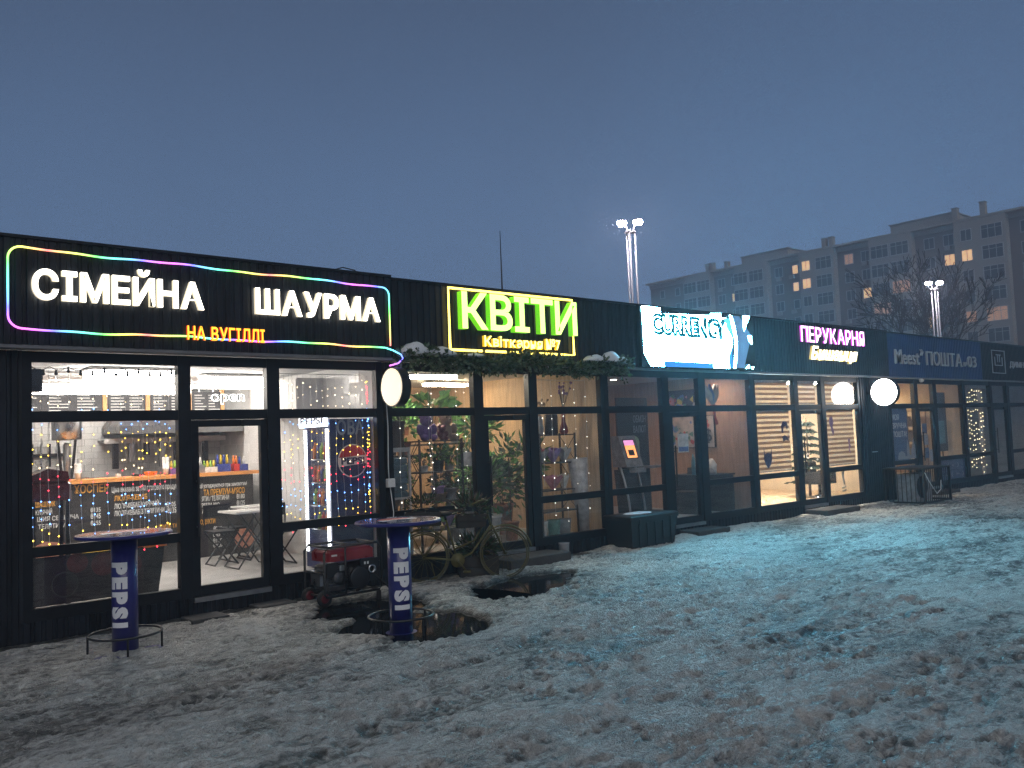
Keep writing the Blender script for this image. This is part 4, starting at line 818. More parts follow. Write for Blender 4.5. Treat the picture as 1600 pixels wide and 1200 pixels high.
def onhead(u0, u1, v0, v1, off): f = lambda u, v: (u, .62+(v-1.2)*.18/.55-off, v); return [f(u0,v0),f(u1,v0),f(u1,v1),f(u0,v1)]
b = MB(); b.add(onhead(11.4,11.7,1.34,1.69,.004), [(0,1,2,3)]); b.build('bezel', 'black_plastic', head)
b = MB(); b.add(onhead(11.42,11.68,1.36,1.58,.007), [(0,1,2,3)]); b.build('screen', 'terminal_screen', head); b = MB(); b.add(onhead(11.42,11.68,1.581,1.67,.007), [(0,1,2,3)]); b.build('screen_banner', 'terminal_screen_top', head)
b = MB(); b.add(onhead(11.47,11.62,1.40,1.50,.010), [(0,1,2,3)]); b.build('screen_panel', 'print_dark', head)
part('keypad_shelf', 'pot_grey', s, (11.4,11.7,.5,.63,1.1,1.18)); 
s.location.x += .22
mat('panel_navy', (.02,.035,.05), .5, var=.2); mat('poster_green', (.35,.45,.3), .6)
s = thing('lettered_board', 'dark panel with white exchange lettering beside the terminal', 'panel', (12.1,1.1,.2)); part('board', 'panel_navy', s, (11.55,12.35,1.1,1.14,.2,2.45))
b = MB(); text_into(b, 'ОБМІН', 11.98, 12.33, 1.99, 2.12, 1.098, .003, .0); text_into(b, 'ВАЛЮТ', 11.98, 12.33, 1.8, 1.93, 1.098, .003, .0); b.build('lettering', 'letter_grey', s)
b = MB(); b.prism([(12.0+.12*math.cos(a)*1, 1.62+.12*math.sin(a)) for a in [i*math.pi/10 for i in range(11)]]+[(11.88,1.2),(12.12,1.2)], 1.092, 1.097); b.build('pale_arch', 'poster_green', s)
part('ledge', 'pot_grey', s, (12.05,12.6,.85,1.098,1.14,1.18)); part('return_wall', 'panel_navy', s, (12.36,12.4,1.1,1.3,.2,2.45))
s.location.x += .33
# abstract colour canvases on the side wall
mat('canvas_dark', (.03,.03,.05), .6, var=.4, vscale=7)
for nm, c in (('art_pink',(.5,.22,.25)),('art_blue',(.12,.2,.4)),('art_yellow',(.55,.4,.06)),('art_red',(.45,.05,.05)),('art_green',(.08,.2,.12)),('art_cream',(.5,.42,.36)),('art_teal',(.1,.25,.3))): mat(nm, c, .6, var=.3, vscale=10)
AR = ['art_pink','art_blue','art_yellow','art_red','art_green','art_cream','art_teal','canvas_dark']
def canvas(label, y0, y1, z0, z1, sd, base, dollar=False):
    s = thing('wall_canvas', label, 'picture', (14.42,(y0+y1)/2,z0)); part('stretcher', 'rubber', s, (14.385,14.428,y0-.015,y1+.015,z0-.015,z1+.015)); part('painted_ground', base, s, (14.382,14.3845,y0,y1,z0,z1))
    q_ = random.Random(sd); b = MB()
    for i in range(34):
        cy, cz, r = q_.uniform(y0+.12,y1-.12), q_.uniform(z0+.1,z1-.1), q_.uniform(.03,.11); b.m = q_.randrange(7); N = q_.choice((3,5,7,9))
        pts = [(cy+r*q_.uniform(.6,1)*math.cos(2*math.pi*k/N), cz+r*q_.uniform(.5,1.1)*math.sin(2*math.pi*k/N)) for k in range(N)]; x_ = 14.381-i*.00035
        b.add([(x_,u,v) for u, v in pts], [tuple(range(N))])
    b.build('painted_shapes', AR, s)
    if dollar: b = MB(); text_into(b, '$', 0, .16, z0+.12, z0+.38, 0, .002, .01, place=lambda x,y,z: (14.366+y, y0+.2-x, z)); b.build('dollar_sign', 'print_dark', s)
canvas('colourful abstract canvas high above the exchange door', 1.1, 2.0, 2.12, 2.62, 2, 'canvas_dark'); canvas('colourful canvas with dollar sign seen behind the exchange door', .82, 2.0, 1.46, 2.08, 9, 'art_cream', True)
s = thing('fan_figure', 'hanging white and blue ornament with red ribbon in upper pane', 'ornament', (13.35,.4,2.2))
for k, (dx, m_) in enumerate(((-.14,'art_cream'),(-.05,'art_blue'),(.06,'art_cream'),(.12,'art_cream'))): b = MB(); b.smooth = True; b.tube([(13.4,.4,2.28),(13.4+dx*.8,.4,2.45),(13.4+dx*1.5,.4,2.68-abs(dx)*.3)], [.03,.07,.02], 8); b.build('blade', m_, s)
b = MB(); b.smooth = True; b.tube([(13.4,.4,2.28),(13.43,.4,2.15),(13.47,.4,2.0),(13.5,.4,1.9)], [.05,.03,.02,.03], 8); b.build('ribbon', 'art_red', s); b = MB(); b.tube([(13.4,.4,2.68),(13.4,.4,2.86)], .002, 4); b.build('cord', 'wire_clear', s); s.location.x += .42
s = thing('door_notice', 'pale paper notice on the exchange door glass', 'notice', (12.3,.02,1.5)); part('sheet', 'pot_white', s, (12.22,12.52,.012,.015,1.42,1.75)); part('print_band', 'art_blue', s, (12.24,12.5,.0095,.0115,1.44,1.52))
def chair(label, x, y, rz, seatm, h=.46):
    s = thing('office_chair', label, 'chair', (x,y,.2), None, rz); b = MB(); b.bbox(-.22,.22,-.22,.22,h-.05,h,.02); b.build('seat', seatm, s, world=False)
    b = MB(); b.rings([[(-.2,.21,h+.14),(.2,.21,h+.14),(.2,.25,h+.14),(-.2,.25,h+.14)],[(-.21,.27,h+.42),(.21,.27,h+.42),(.21,.31,h+.42),(-.21,.31,h+.42)]]); b.build('backrest', seatm, s, world=False)
    for sx in (-1,1):
        for sy in (-1,1): b = MB(); b.tube([(sx*.18,sy*.17,h-.05),(sx*.21,sy*.22,0)], .011, 6); b.build('leg', 'black_metal', s, world=False)
    b = MB(); b.tube([(-.15,.2,h-.03),(-.15,.27,h+.2)], .011, 6); b.tube([(.15,.2,h-.03),(.15,.27,h+.2)], .011, 6); b.build('back_bracket', 'black_metal', s, world=False)
chair('black visitor chair seen through the exchange door', 13.58, .82, R(-80), 'black_plastic')
s = thing('office_desk', 'dark desk behind the right exchange window', 'desk', (13.95,.9,.2)); part('desktop', 'black_plastic', s, (13.5,14.35,.35,1.35,.92,.95)); part('panel', 'black_plastic', s, (13.55,13.58,.38,1.3,.2,.919), (14.3,14.33,.38,1.3,.2,.919))
for lab, x, y, w_, h, m_ in (('white cup machine on the dark desk',13.95,.6,.2,.3,'pot_white'),('tall blue bottle on the dark desk',13.65,.8,.08,.4,'art_teal'),('small green plant pot on the dark desk',14.15,.85,.16,.3,'leaf_dark'),('grey heap of papers on the dark desk',13.75,.5,.25,.12,'pot_grey')):
    b = MB(); b.smooth = True; b.lathe([(w_*.45,.951),(w_*.5,.951+h*.6),(w_*.3,.951+h*.85),(w_*.12,.951+h)], (x,y,0), 12); single(b, 'desk_item', m_, lab, 'desk item', (x,y,.951))

# ------------------------------------------------------------------ hairdresser contents
glow('lamp_salon', (1,.88,.72), 290)
lamp(14.8, 16.6, .75, .9, 2.74, 'lamp_salon', 'warm ceiling lamp at the left of the hairdresser'); lamp(17.2, 18.4, .75, .9, 2.74, 'lamp_salon', 'warm ceiling lamp at the right of the hairdresser')
def fabric(nm, c, tr):
    m_ = bpy.data.materials.new(nm); m_.use_nodes = True; n = m_.node_tree.nodes; l = m_.node_tree.links; n.clear()
    o = n.new('ShaderNodeOutputMaterial'); d = n.new('ShaderNodeBsdfDiffuse'); t = n.new('ShaderNodeBsdfTranslucent'); x = n.new('ShaderNodeMixShader'); x.inputs[0].default_value = tr
    d.inputs[0].default_value = (*c,1); t.inputs[0].default_value = (*c,1); l.new(d.outputs[0], x.inputs[1]); l.new(t.outputs[0], x.inputs[2]); l.new(x.outputs[0], o.inputs[0]); M[nm] = m_
fabric('blind_sheer', (.9,.85,.74), .9); fabric('blind_dense', (.46,.36,.28), .42)
def zebra(label, x0, x1, z0, z1):
    s = thing('zebra_blind', label, 'blind', ((x0+x1)/2,.08,z0)); z = z1; k = 0
    part('head_tube', 'pot_white', s, (x0,x1,.07,.12,z1,z1+.04))
    while z > z0+.001:
        h = .048 if k % 2 else .052; zz = max(z0,z-h); part('dense_band' if k % 2 == 0 else 'sheer_band', 'blind_dense' if k % 2 == 0 else 'blind_sheer', s, (x0,x1,.09,.092,zz+.0005,z)); z = zz; k += 1
    part('bottom_bar', 'pot_white', s, (x0,x1,.085,.098,z0-.025,z0-.001))
zebra('zebra blind in the large left hairdresser window', 14.6, 15.93, .95, 2.12); zebra('zebra blind in the large right hairdresser window', 17.17, 18.53, .95, 2.12)
zebra('short zebra blind above the left hairdresser window', 14.6, 15.93, 2.28, 2.69); zebra('short zebra blind above the hairdresser door', 16.12, 16.98, 2.28, 2.69); zebra('short zebra blind above the right hairdresser window', 17.17, 18.53, 2.28, 2.69)
mat('sticker_navy', (.02,.025,.11), .5, var=.2); mat('sticker_white', (.6,.58,.5), .6)
def sticker(label, polys, m_, loc):
    s = thing('window_sticker', label, 'sticker', loc)
    for pl in polys: b = MB(); b.prism([(loc[0]+x, loc[2]+z) for x, z in pl], .010, .013); b.build('cutout', m_, s)
sticker('navy horned beard sticker low in the left hairdresser window', [[(-.13,.2),(-.1,.08),(-.04,.1),(.04,.1),(.1,.08),(.13,.2),(.14,-.02),(.08,-.13),(0,-.2),(-.08,-.13),(-.14,-.02)]], 'sticker_navy', (14.98,0,1.2))
sticker('navy profile sticker high in the left hairdresser window', [[(-.12,.1),(-.05,.19),(.08,.18),(.13,.08),(.08,.02),(.05,.1),(-.04,.08),(-.06,-.05),(-.11,-.02)],[(-.1,-.12),(0,-.08),(.1,-.14),(.12,-.06),(.14,-.2),(.02,-.18),(-.06,-.22)]], 'sticker_navy', (15.62,0,1.72))
sticker('pale purple profile sticker high in the right hairdresser window', [[(-.08,.2),(.04,.22),(.08,.1),(.03,.0),(.09,-.1),(.04,-.2),(0,-.1),(-.04,0),(-.1,.08)]], 'pot_violet', (17.45,0,1.76)); sticker('small purple figure sticker in the right hairdresser window', [[(-.05,.16),(.05,.16),(.03,.05),(.08,-.02),(.0,-.05),(.06,-.18),(-.04,-.1),(-.02,.02)]], 'pot_violet', (18.15,0,1.33))
sticker('white curl sticker on the low pane of the right hairdresser window', [[(-.06,.22),(.06,.24),(.03,.1),(.08,-.02),(.02,-.08),(-.02,.05)],[(-.08,-.1),(.12,-.08),(.1,-.12),(-.06,-.14)],[(-.06,-.17),(.12,-.15),(.1,-.19),(-.04,-.21)]], 'sticker_white', (17.8,0,.56))
s = thing('christmas_tree', 'dark decorated christmas tree seen through the hairdresser door', 'tree', (17.7,.95,.2)); b = MB(); b.tube([(17.7,.95,.2),(17.7,.95,1.75)], [.03,.008], 6); b.build('trunk', 'twig', s)
b = MB()
for k in range(9):
    zz = .5+k*.14; rr = .42*(1-(zz-.4)/1.45)
    for i in range(110): a = random.uniform(0,6.28); q = random.uniform(.2,1); b.m = 0; b.leaf((17.7+rr*q*math.cos(a),.95+rr*q*math.sin(a),zz+.06*(1-q)), (math.cos(a),math.sin(a),-.25), .14, .05)
mat('needle', (.010,.026,.014), .7, var=.4); b.build('needles', ['needle'], s); b = MB(); b.smooth = True
for i in range(46): zz = random.uniform(.5,1.65); rr = .42*(1-(zz-.4)/1.45); a = random.uniform(2.4,5.6); b.blob((17.7+rr*math.cos(a),.95+rr*math.sin(a),zz), .022, 7, 5)
b.build('baubles', 'pot_white', s); s.location.x += .33; s.scale = (1.1,1.1,1.15)
b = MB(); b.m = 0
for i in range(9): a = -.9+i*.22; b.tube([(18.3,1.3,1.72),(18.3+.3*math.sin(a),1.3,1.85+.28*math.cos(a))], .008, 4)
s = thing('wall_ornament', 'branching dark coat hook above the christmas tree', 'hook', (18.3,1.3,1.7)); b.build('branches', 'twig', s); part('pole', 'twig', s, (18.285,18.315,1.285,1.315,.2,1.72))
for lab, x, y in (('grey salon armchair low behind the left hairdresser window', 14.95, .9),('dark round salon chair behind the right hairdresser window', 18.1, .75)):
    s = thing('salon_chair', lab, 'chair', (x,y,.2)); m_ = 'pot_grey' if x < 16 else 'black_plastic'
    b = MB(); b.bbox(x-.28,x+.28,y-.26,y+.26,.5,.62,.04); b.build('seat', m_, s); b = MB(); b.bbox(x-.28,x+.28,y+.2,y+.3,.621,1.0,.03); b.build('backrest', m_, s)
    for sg in (-1,1): b = MB(); b.bbox(x+sg*.29-.04,x+sg*.29+.04,y-.24,y+.2,.5,.78,.02); b.build('armrest', m_, s)
    b = MB(); b.smooth = True; b.lathe([(.25,.2),(.25,.22),(.04,.25),(.03,.499)], (x,y,0), 20); b.build('pedestal', 'steel', s)
s = thing('salon_trolley', 'white salon trolley on the wooden floor behind the left hairdresser window', 'trolley', (15.9,1.5,.2)); part('shelf', 'pot_white', s, (15.7,16.1,1.35,1.65,.35,.38)); part('shelf', 'pot_white', s, (15.7,16.1,1.35,1.65,.62,.65)); part('upright', 'steel', s, (15.7,15.72,1.35,1.37,.22,.9), (16.08,16.1,1.35,1.37,.22,.9), (15.7,15.72,1.63,1.65,.22,.9), (16.08,16.1,1.63,1.65,.22,.9))
chair('grey office chair on the hairdresser floor', 16.4, 1.9, R(40), 'pot_grey')

# ------------------------------------------------------------------ parcel shop contents
glow('disc_lamp', (1,.70,.36), 130)
for x, y, lab in ((20.75,.6,'round ceiling lamp above the blue lettered window'),(23.2,2.2,'round ceiling lamp at the rear right of parcel shop')):
    s = thing('disc_lamp', lab, 'lamp', (x,y,2.8)); b = MB(); b.lathe([(.2,2.858),(.21,2.82),(.19,2.815)], (x,y,0), 24); b.build('rim', 'pot_white', s); b = MB(); b.lathe([(.185,2.814),(.17,2.805),(.01,2.80)], (x,y,0), 24); b.build('diffuser', 'disc_lamp', s)
mat('vinyl_blue', (.035,.07,.17), .5, var=.15); mat('vinyl_pale', (.3,.32,.36), .6); mat('carton', (.38,.24,.12), .8, var=.2)
s = thing('window_vinyl', 'blue vinyl with white slogan and pale city skyline in parcel window', 'sticker', (20.7,.01,.9))
part('blue_field', 'vinyl_blue', s, (20.1,20.98,.010,.013,.9,2.13)); 
for st, z in (('МОЯ',1.86),('ЗРУЧНА',1.66),('ПОШТА!',1.46)): b = MB(); text_into(b, st, 20.2, 20.2+.115*len(st)+.02*(len(st)>3), z, z+.13, .009, .002, .01); b.build('slogan', 'print_white', s)
sk = [(20.4,.92),(20.4,1.0),(20.45,1.08),(20.6,1.12),(20.75,1.06),(20.78,.98),(20.86,1.0),(20.88,1.25),(20.92,1.4),(20.96,1.25),(20.98,1.02),(21.08,1.0),(21.1,1.15),(21.16,1.2),(21.18,1.35),(21.22,1.42),(21.26,1.3),(21.3,1.2),(21.32,.92)]
b = MB(); b.prism(sk, .0075, .0095); b.build('skyline', 'vinyl_pale', s)
s = thing('window_vinyl', 'blue vinyl with white bracket marks on the low parcel pane', 'sticker', (23.3,.01,.3)); part('blue_field', 'vinyl_blue', s, (22.55,24.1,.010,.013,.3,.8))
for st, x0, x1, z in (('- ( v ) -',22.75,24.0,.62),('v ( = )',22.9,24.0,.38)): b = MB(); text_into(b, st, x0, x1, z, z+.1, .009, .002, .0); b.build('marks', 'vinyl_pale', s)
s = thing('door_notices', 'small blue and white notices on the parcel shop door', 'notice', (21.9,.02,1.0))
for x0, x1, z0, z1, m_ in ((21.75,22.0,1.5,1.75,'vinyl_blue'),(21.8,22.05,1.22,1.48,'vinyl_pale'),(21.85,22.05,.9,1.15,'vinyl_blue'),(22.1,22.25,.8,1.1,'vinyl_pale')): part('sheet', m_, s, (x0,x1,.012,.015,z0,z1))
s = rack('tall wooden parcel rack behind the right parcel window', 22.9, 24.0, .9, 1.4, (.5,.9,1.3,1.7,2.1), 'wicker_pale', 'parcel_rack', False)
for i, (x, z, w_, h) in enumerate(((23.1,.501,.3,.25),(23.5,.501,.34,.3),(23.1,.901,.34,.2),(23.55,.901,.28,.3),(23.2,1.301,.4,.22),(23.7,1.301,.3,.28),(23.15,1.701,.3,.25),(23.6,1.701,.36,.18))):
    s = thing('parcel_box', ['carton low left on the parcel rack','carton low right on the parcel rack','flat carton on the second parcel shelf','tall carton on the second parcel shelf','wide carton on the third parcel shelf','tall carton at the right of third parcel shelf','carton on the fourth parcel shelf','flat carton at the right of fourth parcel shelf'][i], 'box', (x,1.1,z), 'cartons on the parcel rack')
    part('carton', 'carton', s, (x-w_/2,x+w_/2,.98,1.3,z,z+h)); part('tape', 'wicker_pale', s, (x-.02,x+.02,.978,.9795,z,z+h))
s = thing('service_screen', 'dark tall display standing behind the right parcel window', 'display', (23.75,.4,.2)); part('panel', 'panel_navy', s, (23.45,24.05,.38,.42,1.0,2.55)); part('foot', 'black_metal', s, (23.6,23.9,.25,.55,.2,.22), (23.73,23.77,.39,.41,.221,.999)); part('figure_print', 'art_teal', s, (23.55,23.9,.375,.3795,1.2,1.8))
s = thing('service_counter', 'wooden service counter at the rear of parcel shop', 'counter', (22.6,2.2,.2)); part('front', 'wood_wall', s, (21.2,22.8,2.2,2.25,.2,1.2)); part('worktop', 'plaster_warm', s, (21.15,22.85,2.15,2.7,1.201,1.24))
# last shop: fairy light curtain
xs = [24.36+i*.16 for i in range(10)]
curtain('warm fairy light curtain filling the first window of the last shop', xs, .12, 2.68, [random.uniform(2.0,2.3) for _ in xs], ['wire_clear','bulb_warm'], lambda z: 1, .13, .013)
s = thing('window_curtain', 'pale hanging curtain at the edge of the fairy light window', 'curtain', (25.8,.2,.2))
b = MB(); N = 20; b.rings([[(25.7+.25*i/N,.2+.02*math.sin(i*1.3),z) for i in range(N+1)] for z in (.25,2.7)], False, False); b.build('cloth', 'plaster_dim', s)
# ------------------------------------------------------------------ things standing in front of the shops
mat('table_blue', (.022,.022,.16), .32, var=.15, vscale=5, coat=.3); mat('table_print_white', (.78,.78,.8), .4); mat('tabletop_print', (.04,.05,.16), .18, var=.5, vscale=4, coat=.6)
def sliced(ch, off):            # a glyph cut into thin strips so that it can be bent round a column
    v, f, fr = glyph(ch, off, 1.); bm = bmesh.new(); vs = [bm.verts.new(p) for p in v]
    for q in f:
        try: bm.faces.new([vs[i] for i in q])
        except ValueError: pass
    for k in range(1, 12): bmesh.ops.bisect_plane(bm, geom=bm.verts[:]+bm.edges[:]+bm.faces[:], plane_co=(0,-.08+k*.08,0), plane_no=(0,1,0))
    bm.verts.index_update(); out = ([tuple(p.co) for p in bm.verts], [tuple(x.index for x in q.verts) for q in bm.faces], [True]*len(bm.faces)); bm.free(); return out
def bar_table(label, x, y, z, yaw):
    s = thing('bar_table', label, 'table', (x,y,z)); rp = .112
    b = MB(); b.smooth = True; b.lathe([(rp,.012),(rp,1.045)], (x,y,z), 36); b.build('column', 'table_blue', s)
    b = MB(); b.lathe([(.30,1.046),(.405,1.046),(.415,1.054),(.415,1.068),(.407,1.076),(.01,1.077)], (x,y,z), 48); tp = b.build('tabletop', 'table_blue', s)
    b = MB(); b.lathe([(.37,1.0775),(.37,1.079),(.01,1.0795)], (x,y,z), 48); b.build('printed_disc', 'tabletop_print', tp)
    b = MB(); b.prism([(0,0)], 0, 0) if False else None
    for m_, a0, a1 in (('print_red',20,160),('table_print_white',165,195),('table_print_white',345,375)):
        b = MB(); N = 14; ring = [(x+.2*math.cos(R(a0+(a1-a0)*i/N)), y+.2*math.sin(R(a0+(a1-a0)*i/N)), z+1.0802) for i in range(N+1)]; b.add(ring+[(x,y,z+1.0802)], [tuple(range(N+2))]); b.build('printed_emblem', m_, tp)
    b = MB(); b.lathe([(.33,.0),(.33,.006),(.115,.012),(.01,.012)], (x,y,z), 40); b.build('base_plate', 'table_blue', s)
    b = MB(); b.smooth = True; b.tube([(x+.31*math.cos(2*math.pi*i/40),y+.31*math.sin(2*math.pi*i/40),z+.17) for i in range(40)], .011, 8, True); b.build('foot_ring', 'black_metal', s)
    for k in range(4): a = yaw+.5+k*math.pi/2; b = MB(); b.tube([(x+.31*math.cos(a),y+.31*math.sin(a),z+.006),(x+.31*math.cos(a),y+.31*math.sin(a),z+.165)], .010, 6); b.build('ring_leg', 'black_metal', s)
    # letters wrapped round the column, reading downwards
    L = 'PEPSI'; zt, zb = z+.83, z+.17; step = (zt-zb)/len(L)
    for i, ch in enumerate(L):
        v, f, fr = sliced(ch, .07); a0 = min(p[0] for p in v); a1 = max(p[0] for p in v); b = MB(); k = .82*step/(a1-a0) if ch != 'I' else .045/(a1-a0)
        w_ = .135
        zc = zt-step*(i+.5) if ch != 'I' else zt-step*(i+.32)
        for p in v:
            along = (p[0]-(a0+a1)/2)*k; up_ = (p[1]/.73-.5)*w_; ang = yaw+up_/rp; rad = rp+.0012+(p[2]+1)*.0008
            b.v.append((x+rad*math.sin(ang), y-rad*math.cos(ang), zc-along))
        b.f = [list(q) for q in f]; b.mi = [0]*len(f); b.sm = [False]*len(f); b.build('letter', 'table_print_white', s)
    return s
bar_table('blue round bar table with white column lettering before the left window', 2.58, -1.22, -.012, R(-42))
bar_table('blue round bar table standing in the puddle by the generator', 4.72, -2.5, -.034, R(-21))
# generator
mat('tank_red', (.23,.01,.016), .3, var=.2, coat=.5); mat('hub_red', (.10,.005,.012), .5, var=.3); mat('engine_grey', (.08,.08,.085), .5, .5, var=.4, vscale=20); mat('copper_dull', (.2,.13,.07), .5, .6)
gx0, gx1, gy0, gy1 = 4.84, 5.58, -.80, -.34
s = thing('generator', 'portable generator with red tank and black tube frame on two wheels', 'generator', (5.2,-.58,0))
b = MB(); b.smooth = True
def loop(y): return [(gx0,y,.12),(gx0,y,.58),(gx0+.05,y,.64),(gx1-.05,y,.64),(gx1,y,.58),(gx1,y,.12),(gx1-.03,y,.09),(gx0+.03,y,.09)]
b.tube(loop(gy0), .015, 8, True); b.tube(loop(gy1), .015, 8, True)
for x, z in ((gx0,.35),(gx1,.35),(gx0+.03,.09),(gx1-.03,.09),(gx0+.05,.64),(gx1-.05,.64),((gx0+gx1)/2,.64)): b.tube([(x,gy0,z),(x,gy1,z)], .013, 8)
b.tube([(gx0+.27,gy0,.64),(gx0+.27,gy0,.09)], .012, 6); b.build('tube_frame', 'black_metal', s)
b = MB(); b.bbox(gx0+.06,gx1-.06,gy0+.03,gy1-.03,.47,.60,.03); tk = b.build('fuel_tank', 'tank_red', s)
b = MB(); b.smooth = True; b.lathe([(.04,.60),(.04,.625),(.03,.63)], (5.2,-.58,0), 14); b.build('fuel_cap', 'black_plastic', tk); part('tank_panel', 'black_plastic', tk, (4.92,5.05,-.7,-.5,.601,.607)); part('tank_decal', 'print_white', tk, (4.95,5.02,gy0+.026,gy0+.0295,.53,.55))
b = MB(); b.bbox(gx0+.08,gx0+.34,gy0+.08,gy1-.06,.14,.42,.02); b.smooth = True
for i in range(7): b.box(gx0+.09,gx0+.33,gy0+.055,gy0+.082,.18+i*.032,.19+i*.032)
b.lathe([(.02,0),(.07,.01),(.07,.06),(.02,.07)], (gx0+.2,gy0+.02,.28), 14, 'y'); b.build('engine_block', 'engine_grey', s)
b = MB(); b.smooth = True; b.lathe([(.04,gx0+.36),(.15,gx0+.38),(.155,gx0+.6),(.14,gx1-.14),(.05,gx1-.10)], (0,(gy0+gy1)/2,.27), 22, 'x'); b.build('alternator', 'black_plastic', s)
b = MB(); b.smooth = True; b.lathe([(.13,gy0+.03),(.13,gy0+.0),(.11,gy0-.008),(.02,gy0-.01)], (gx0+.46,0,.26), 24, 'y'); b.build('recoil_starter', 'black_plastic', s)
b = MB(); b.smooth = True; b.lathe([(.036,gy0-.02),(.05,gy0-.024),(.05,gy0+.01),(.036,gy0+.01)], (gx1-.13,0,.34), 20, 'y', False); b.build('gauge_ring', 'steel', s)
part('control_panel', 'black_plastic', s, (gx1-.26,gx1-.02,gy0+.012,gy0+.03,.2,.46)); part('air_filter', 'black_plastic', s, (gx0+.05,gx0+.19,gy0+.03,gy0+.1,.30,.45)); part('carburettor', 'steel', s, (gx0+.21,gx0+.27,gy0+.03,gy0+.08,.36,.42)); part('fuel_line', 'copper_dull', s, (gx0+.29,gx0+.3,gy0+.03,gy0+.04,.2,.46)); part('muffler', 'steel', s, (gx0+.02,gx0+.07,gy0+.14,gy1-.1,.2,.36)); part('switch', 'print_white', s, (gx1-.22,gx1-.2,gy0+.006,gy0+.0115,.40,.43), (gx1-.18,gx1-.16,gy0+.006,gy0+.0115,.40,.43))
for y in (gy0+.05, gy1-.05):
    b = MB(); b.smooth = True; b.lathe([(.05,-.025),(.085,-.022),(.092,0),(.085,.022),(.05,.025)], (gx0+.02,y,.075), 24, 'y'); wh = b.build('wheel', 'rubber', s)
    b = MB(); b.smooth = True; b.lathe([(.02,-.032),(.04,-.029),(.055,-.024),(.055,.024),(.04,.029),(.02,.032)], (gx0+.02,y,.075), 20, 'y'); b.build('hub', 'hub_red', wh)
for y in (gy0,gy1): part('foot', 'rubber', s, (gx1-.06,gx1-.02,y-.02,y+.02,-.02,.08))
b = MB(); b.smooth = True; b.tube([(gx1-.1,gy0+.01,.3),(gx1+.05,gy0-.06,.12),(gx1+.2,gy0+.1,.03),(gx1+.45,-.3,.025),(6.2,-.14,.05),(6.26,-.09,.25)], .011, 6); b.build('power_cable', 'rubber', s)
# bicycle, built along its own axis, rear wheel at x=0
mat('bike_yellow', (.085,.075,.018), .45, var=.35, vscale=8); mat('tyre_yellow', (.075,.07,.035), .6, var=.3)
BR = Vector((6.50,-.36,0)); BF = Vector((7.40,-.90,0)); ang = math.atan2(BF.y-BR.y, BF.x-BR.x); WB = (BF-BR).length; RW = .335
s = thing('bicycle', 'old yellow painted step through bicycle parked before the flower shop', 'bicycle', (BR.x,BR.y,-.03), None, ang)
def wheel(cx):
    b = MB(); b.smooth = True; b.tube([(cx+(RW-.015)*math.cos(2*math.pi*i/48),0,RW+(RW-.015)*math.sin(2*math.pi*i/48)) for i in range(48)], .012, 8, True); wt = b.build('wheel', 'tyre_yellow', s, world=False)
    b = MB(); b.tube([(cx+(RW-.04)*math.cos(2*math.pi*i/48),0,RW+(RW-.04)*math.sin(2*math.pi*i/48)) for i in range(48)], .009, 6, True); b.build('rim', 'bike_yellow', wt, world=False)
    b = MB()
    for i in range(18): a = 2*math.pi*i/18; b.tube([(cx+.018*math.cos(a+.6),(.02 if i%2 else -.02),RW+.018*math.sin(a+.6)),(cx+(RW-.04)*math.cos(a),0,RW+(RW-.04)*math.sin(a))], .0022, 4)
    b.lathe([(.02,-.035),(.02,.035)], (cx,0,RW), 10, 'y'); b.build('spokes', 'bike_yellow', wt, world=False)
wheel(0); wheel(WB)
bb = (.43,0,.28); st_ = (.30,0,.80); hdT = (WB-.22,0,.92); hdB = (WB-.17,0,.70)
b = MB(); b.smooth = True
b.tube([bb,st_], .013); b.tube([hdT,hdB], .016); b.tube([hdB,(.62,0,.36),bb], .014); b.tube([(hdT[0]+.02,0,.83),(.66,0,.52),(.40,0,.42)], .012)
for y in (-.05,.05): b.tube([(0,y,RW),(.40,y*.5,.285)], .009); b.tube([(0,y,RW),(.31,y*.4,.76)], .008)
b.build('frame', 'bike_yellow', s, world=False)
b = MB(); b.smooth = True
for y in (-.05,.05): b.tube([(WB,y,RW),(WB-.10,y,.58),(WB-.15,y*.5,.70)], .010)
b.build('fork', 'bike_yellow', s, world=False)
b = MB(); b.smooth = True; b.tube([hdT,(WB-.25,0,1.02)], .012); b.tube([(WB-.45,-.28,1.0),(WB-.3,-.24,1.05),(WB-.22,-.1,1.03),(WB-.24,0,1.02),(WB-.22,.1,1.03),(WB-.3,.24,1.05),(WB-.45,.28,1.0)], .011); b.build('handlebar', 'bike_yellow', s, world=False)
b = MB(); b.smooth = True; b.blob((.26,0,.88), (.13,.085,.035), 14, 8); b.tube([(.30,0,.80),(.285,0,.87)], .013); b.build('saddle', 'rubber', s, world=False)
for cx, a0, a1 in ((0,20,200),(WB,10,150)):
    b = MB(); b.smooth = True; b.tube([(cx+(RW+.025)*math.cos(R(a0+(a1-a0)*i/18)),0,RW+(RW+.025)*math.sin(R(a0+(a1-a0)*i/18))) for i in range(19)], .012, 6); b.build('mudguard', 'bike_yellow', s, world=False)
b = MB(); b.smooth = True; b.lathe([(.09,-.035),(.09,-.03)], bb, 22, 'y'); b.tube([(bb[0],-.06,bb[2]),(bb[0]+.1,-.07,bb[2]-.13)], .01, 6); b.tube([(bb[0],.06,bb[2]),(bb[0]-.1,.07,bb[2]+.13)], .01, 6); b.box(bb[0]+.06,bb[0]+.15,-.14,-.07,bb[2]-.15,bb[2]-.13); b.box(bb[0]-.15,bb[0]-.06,.07,.14,bb[2]+.12,bb[2]+.14); b.build('crankset', 'bike_yellow', s, world=False)
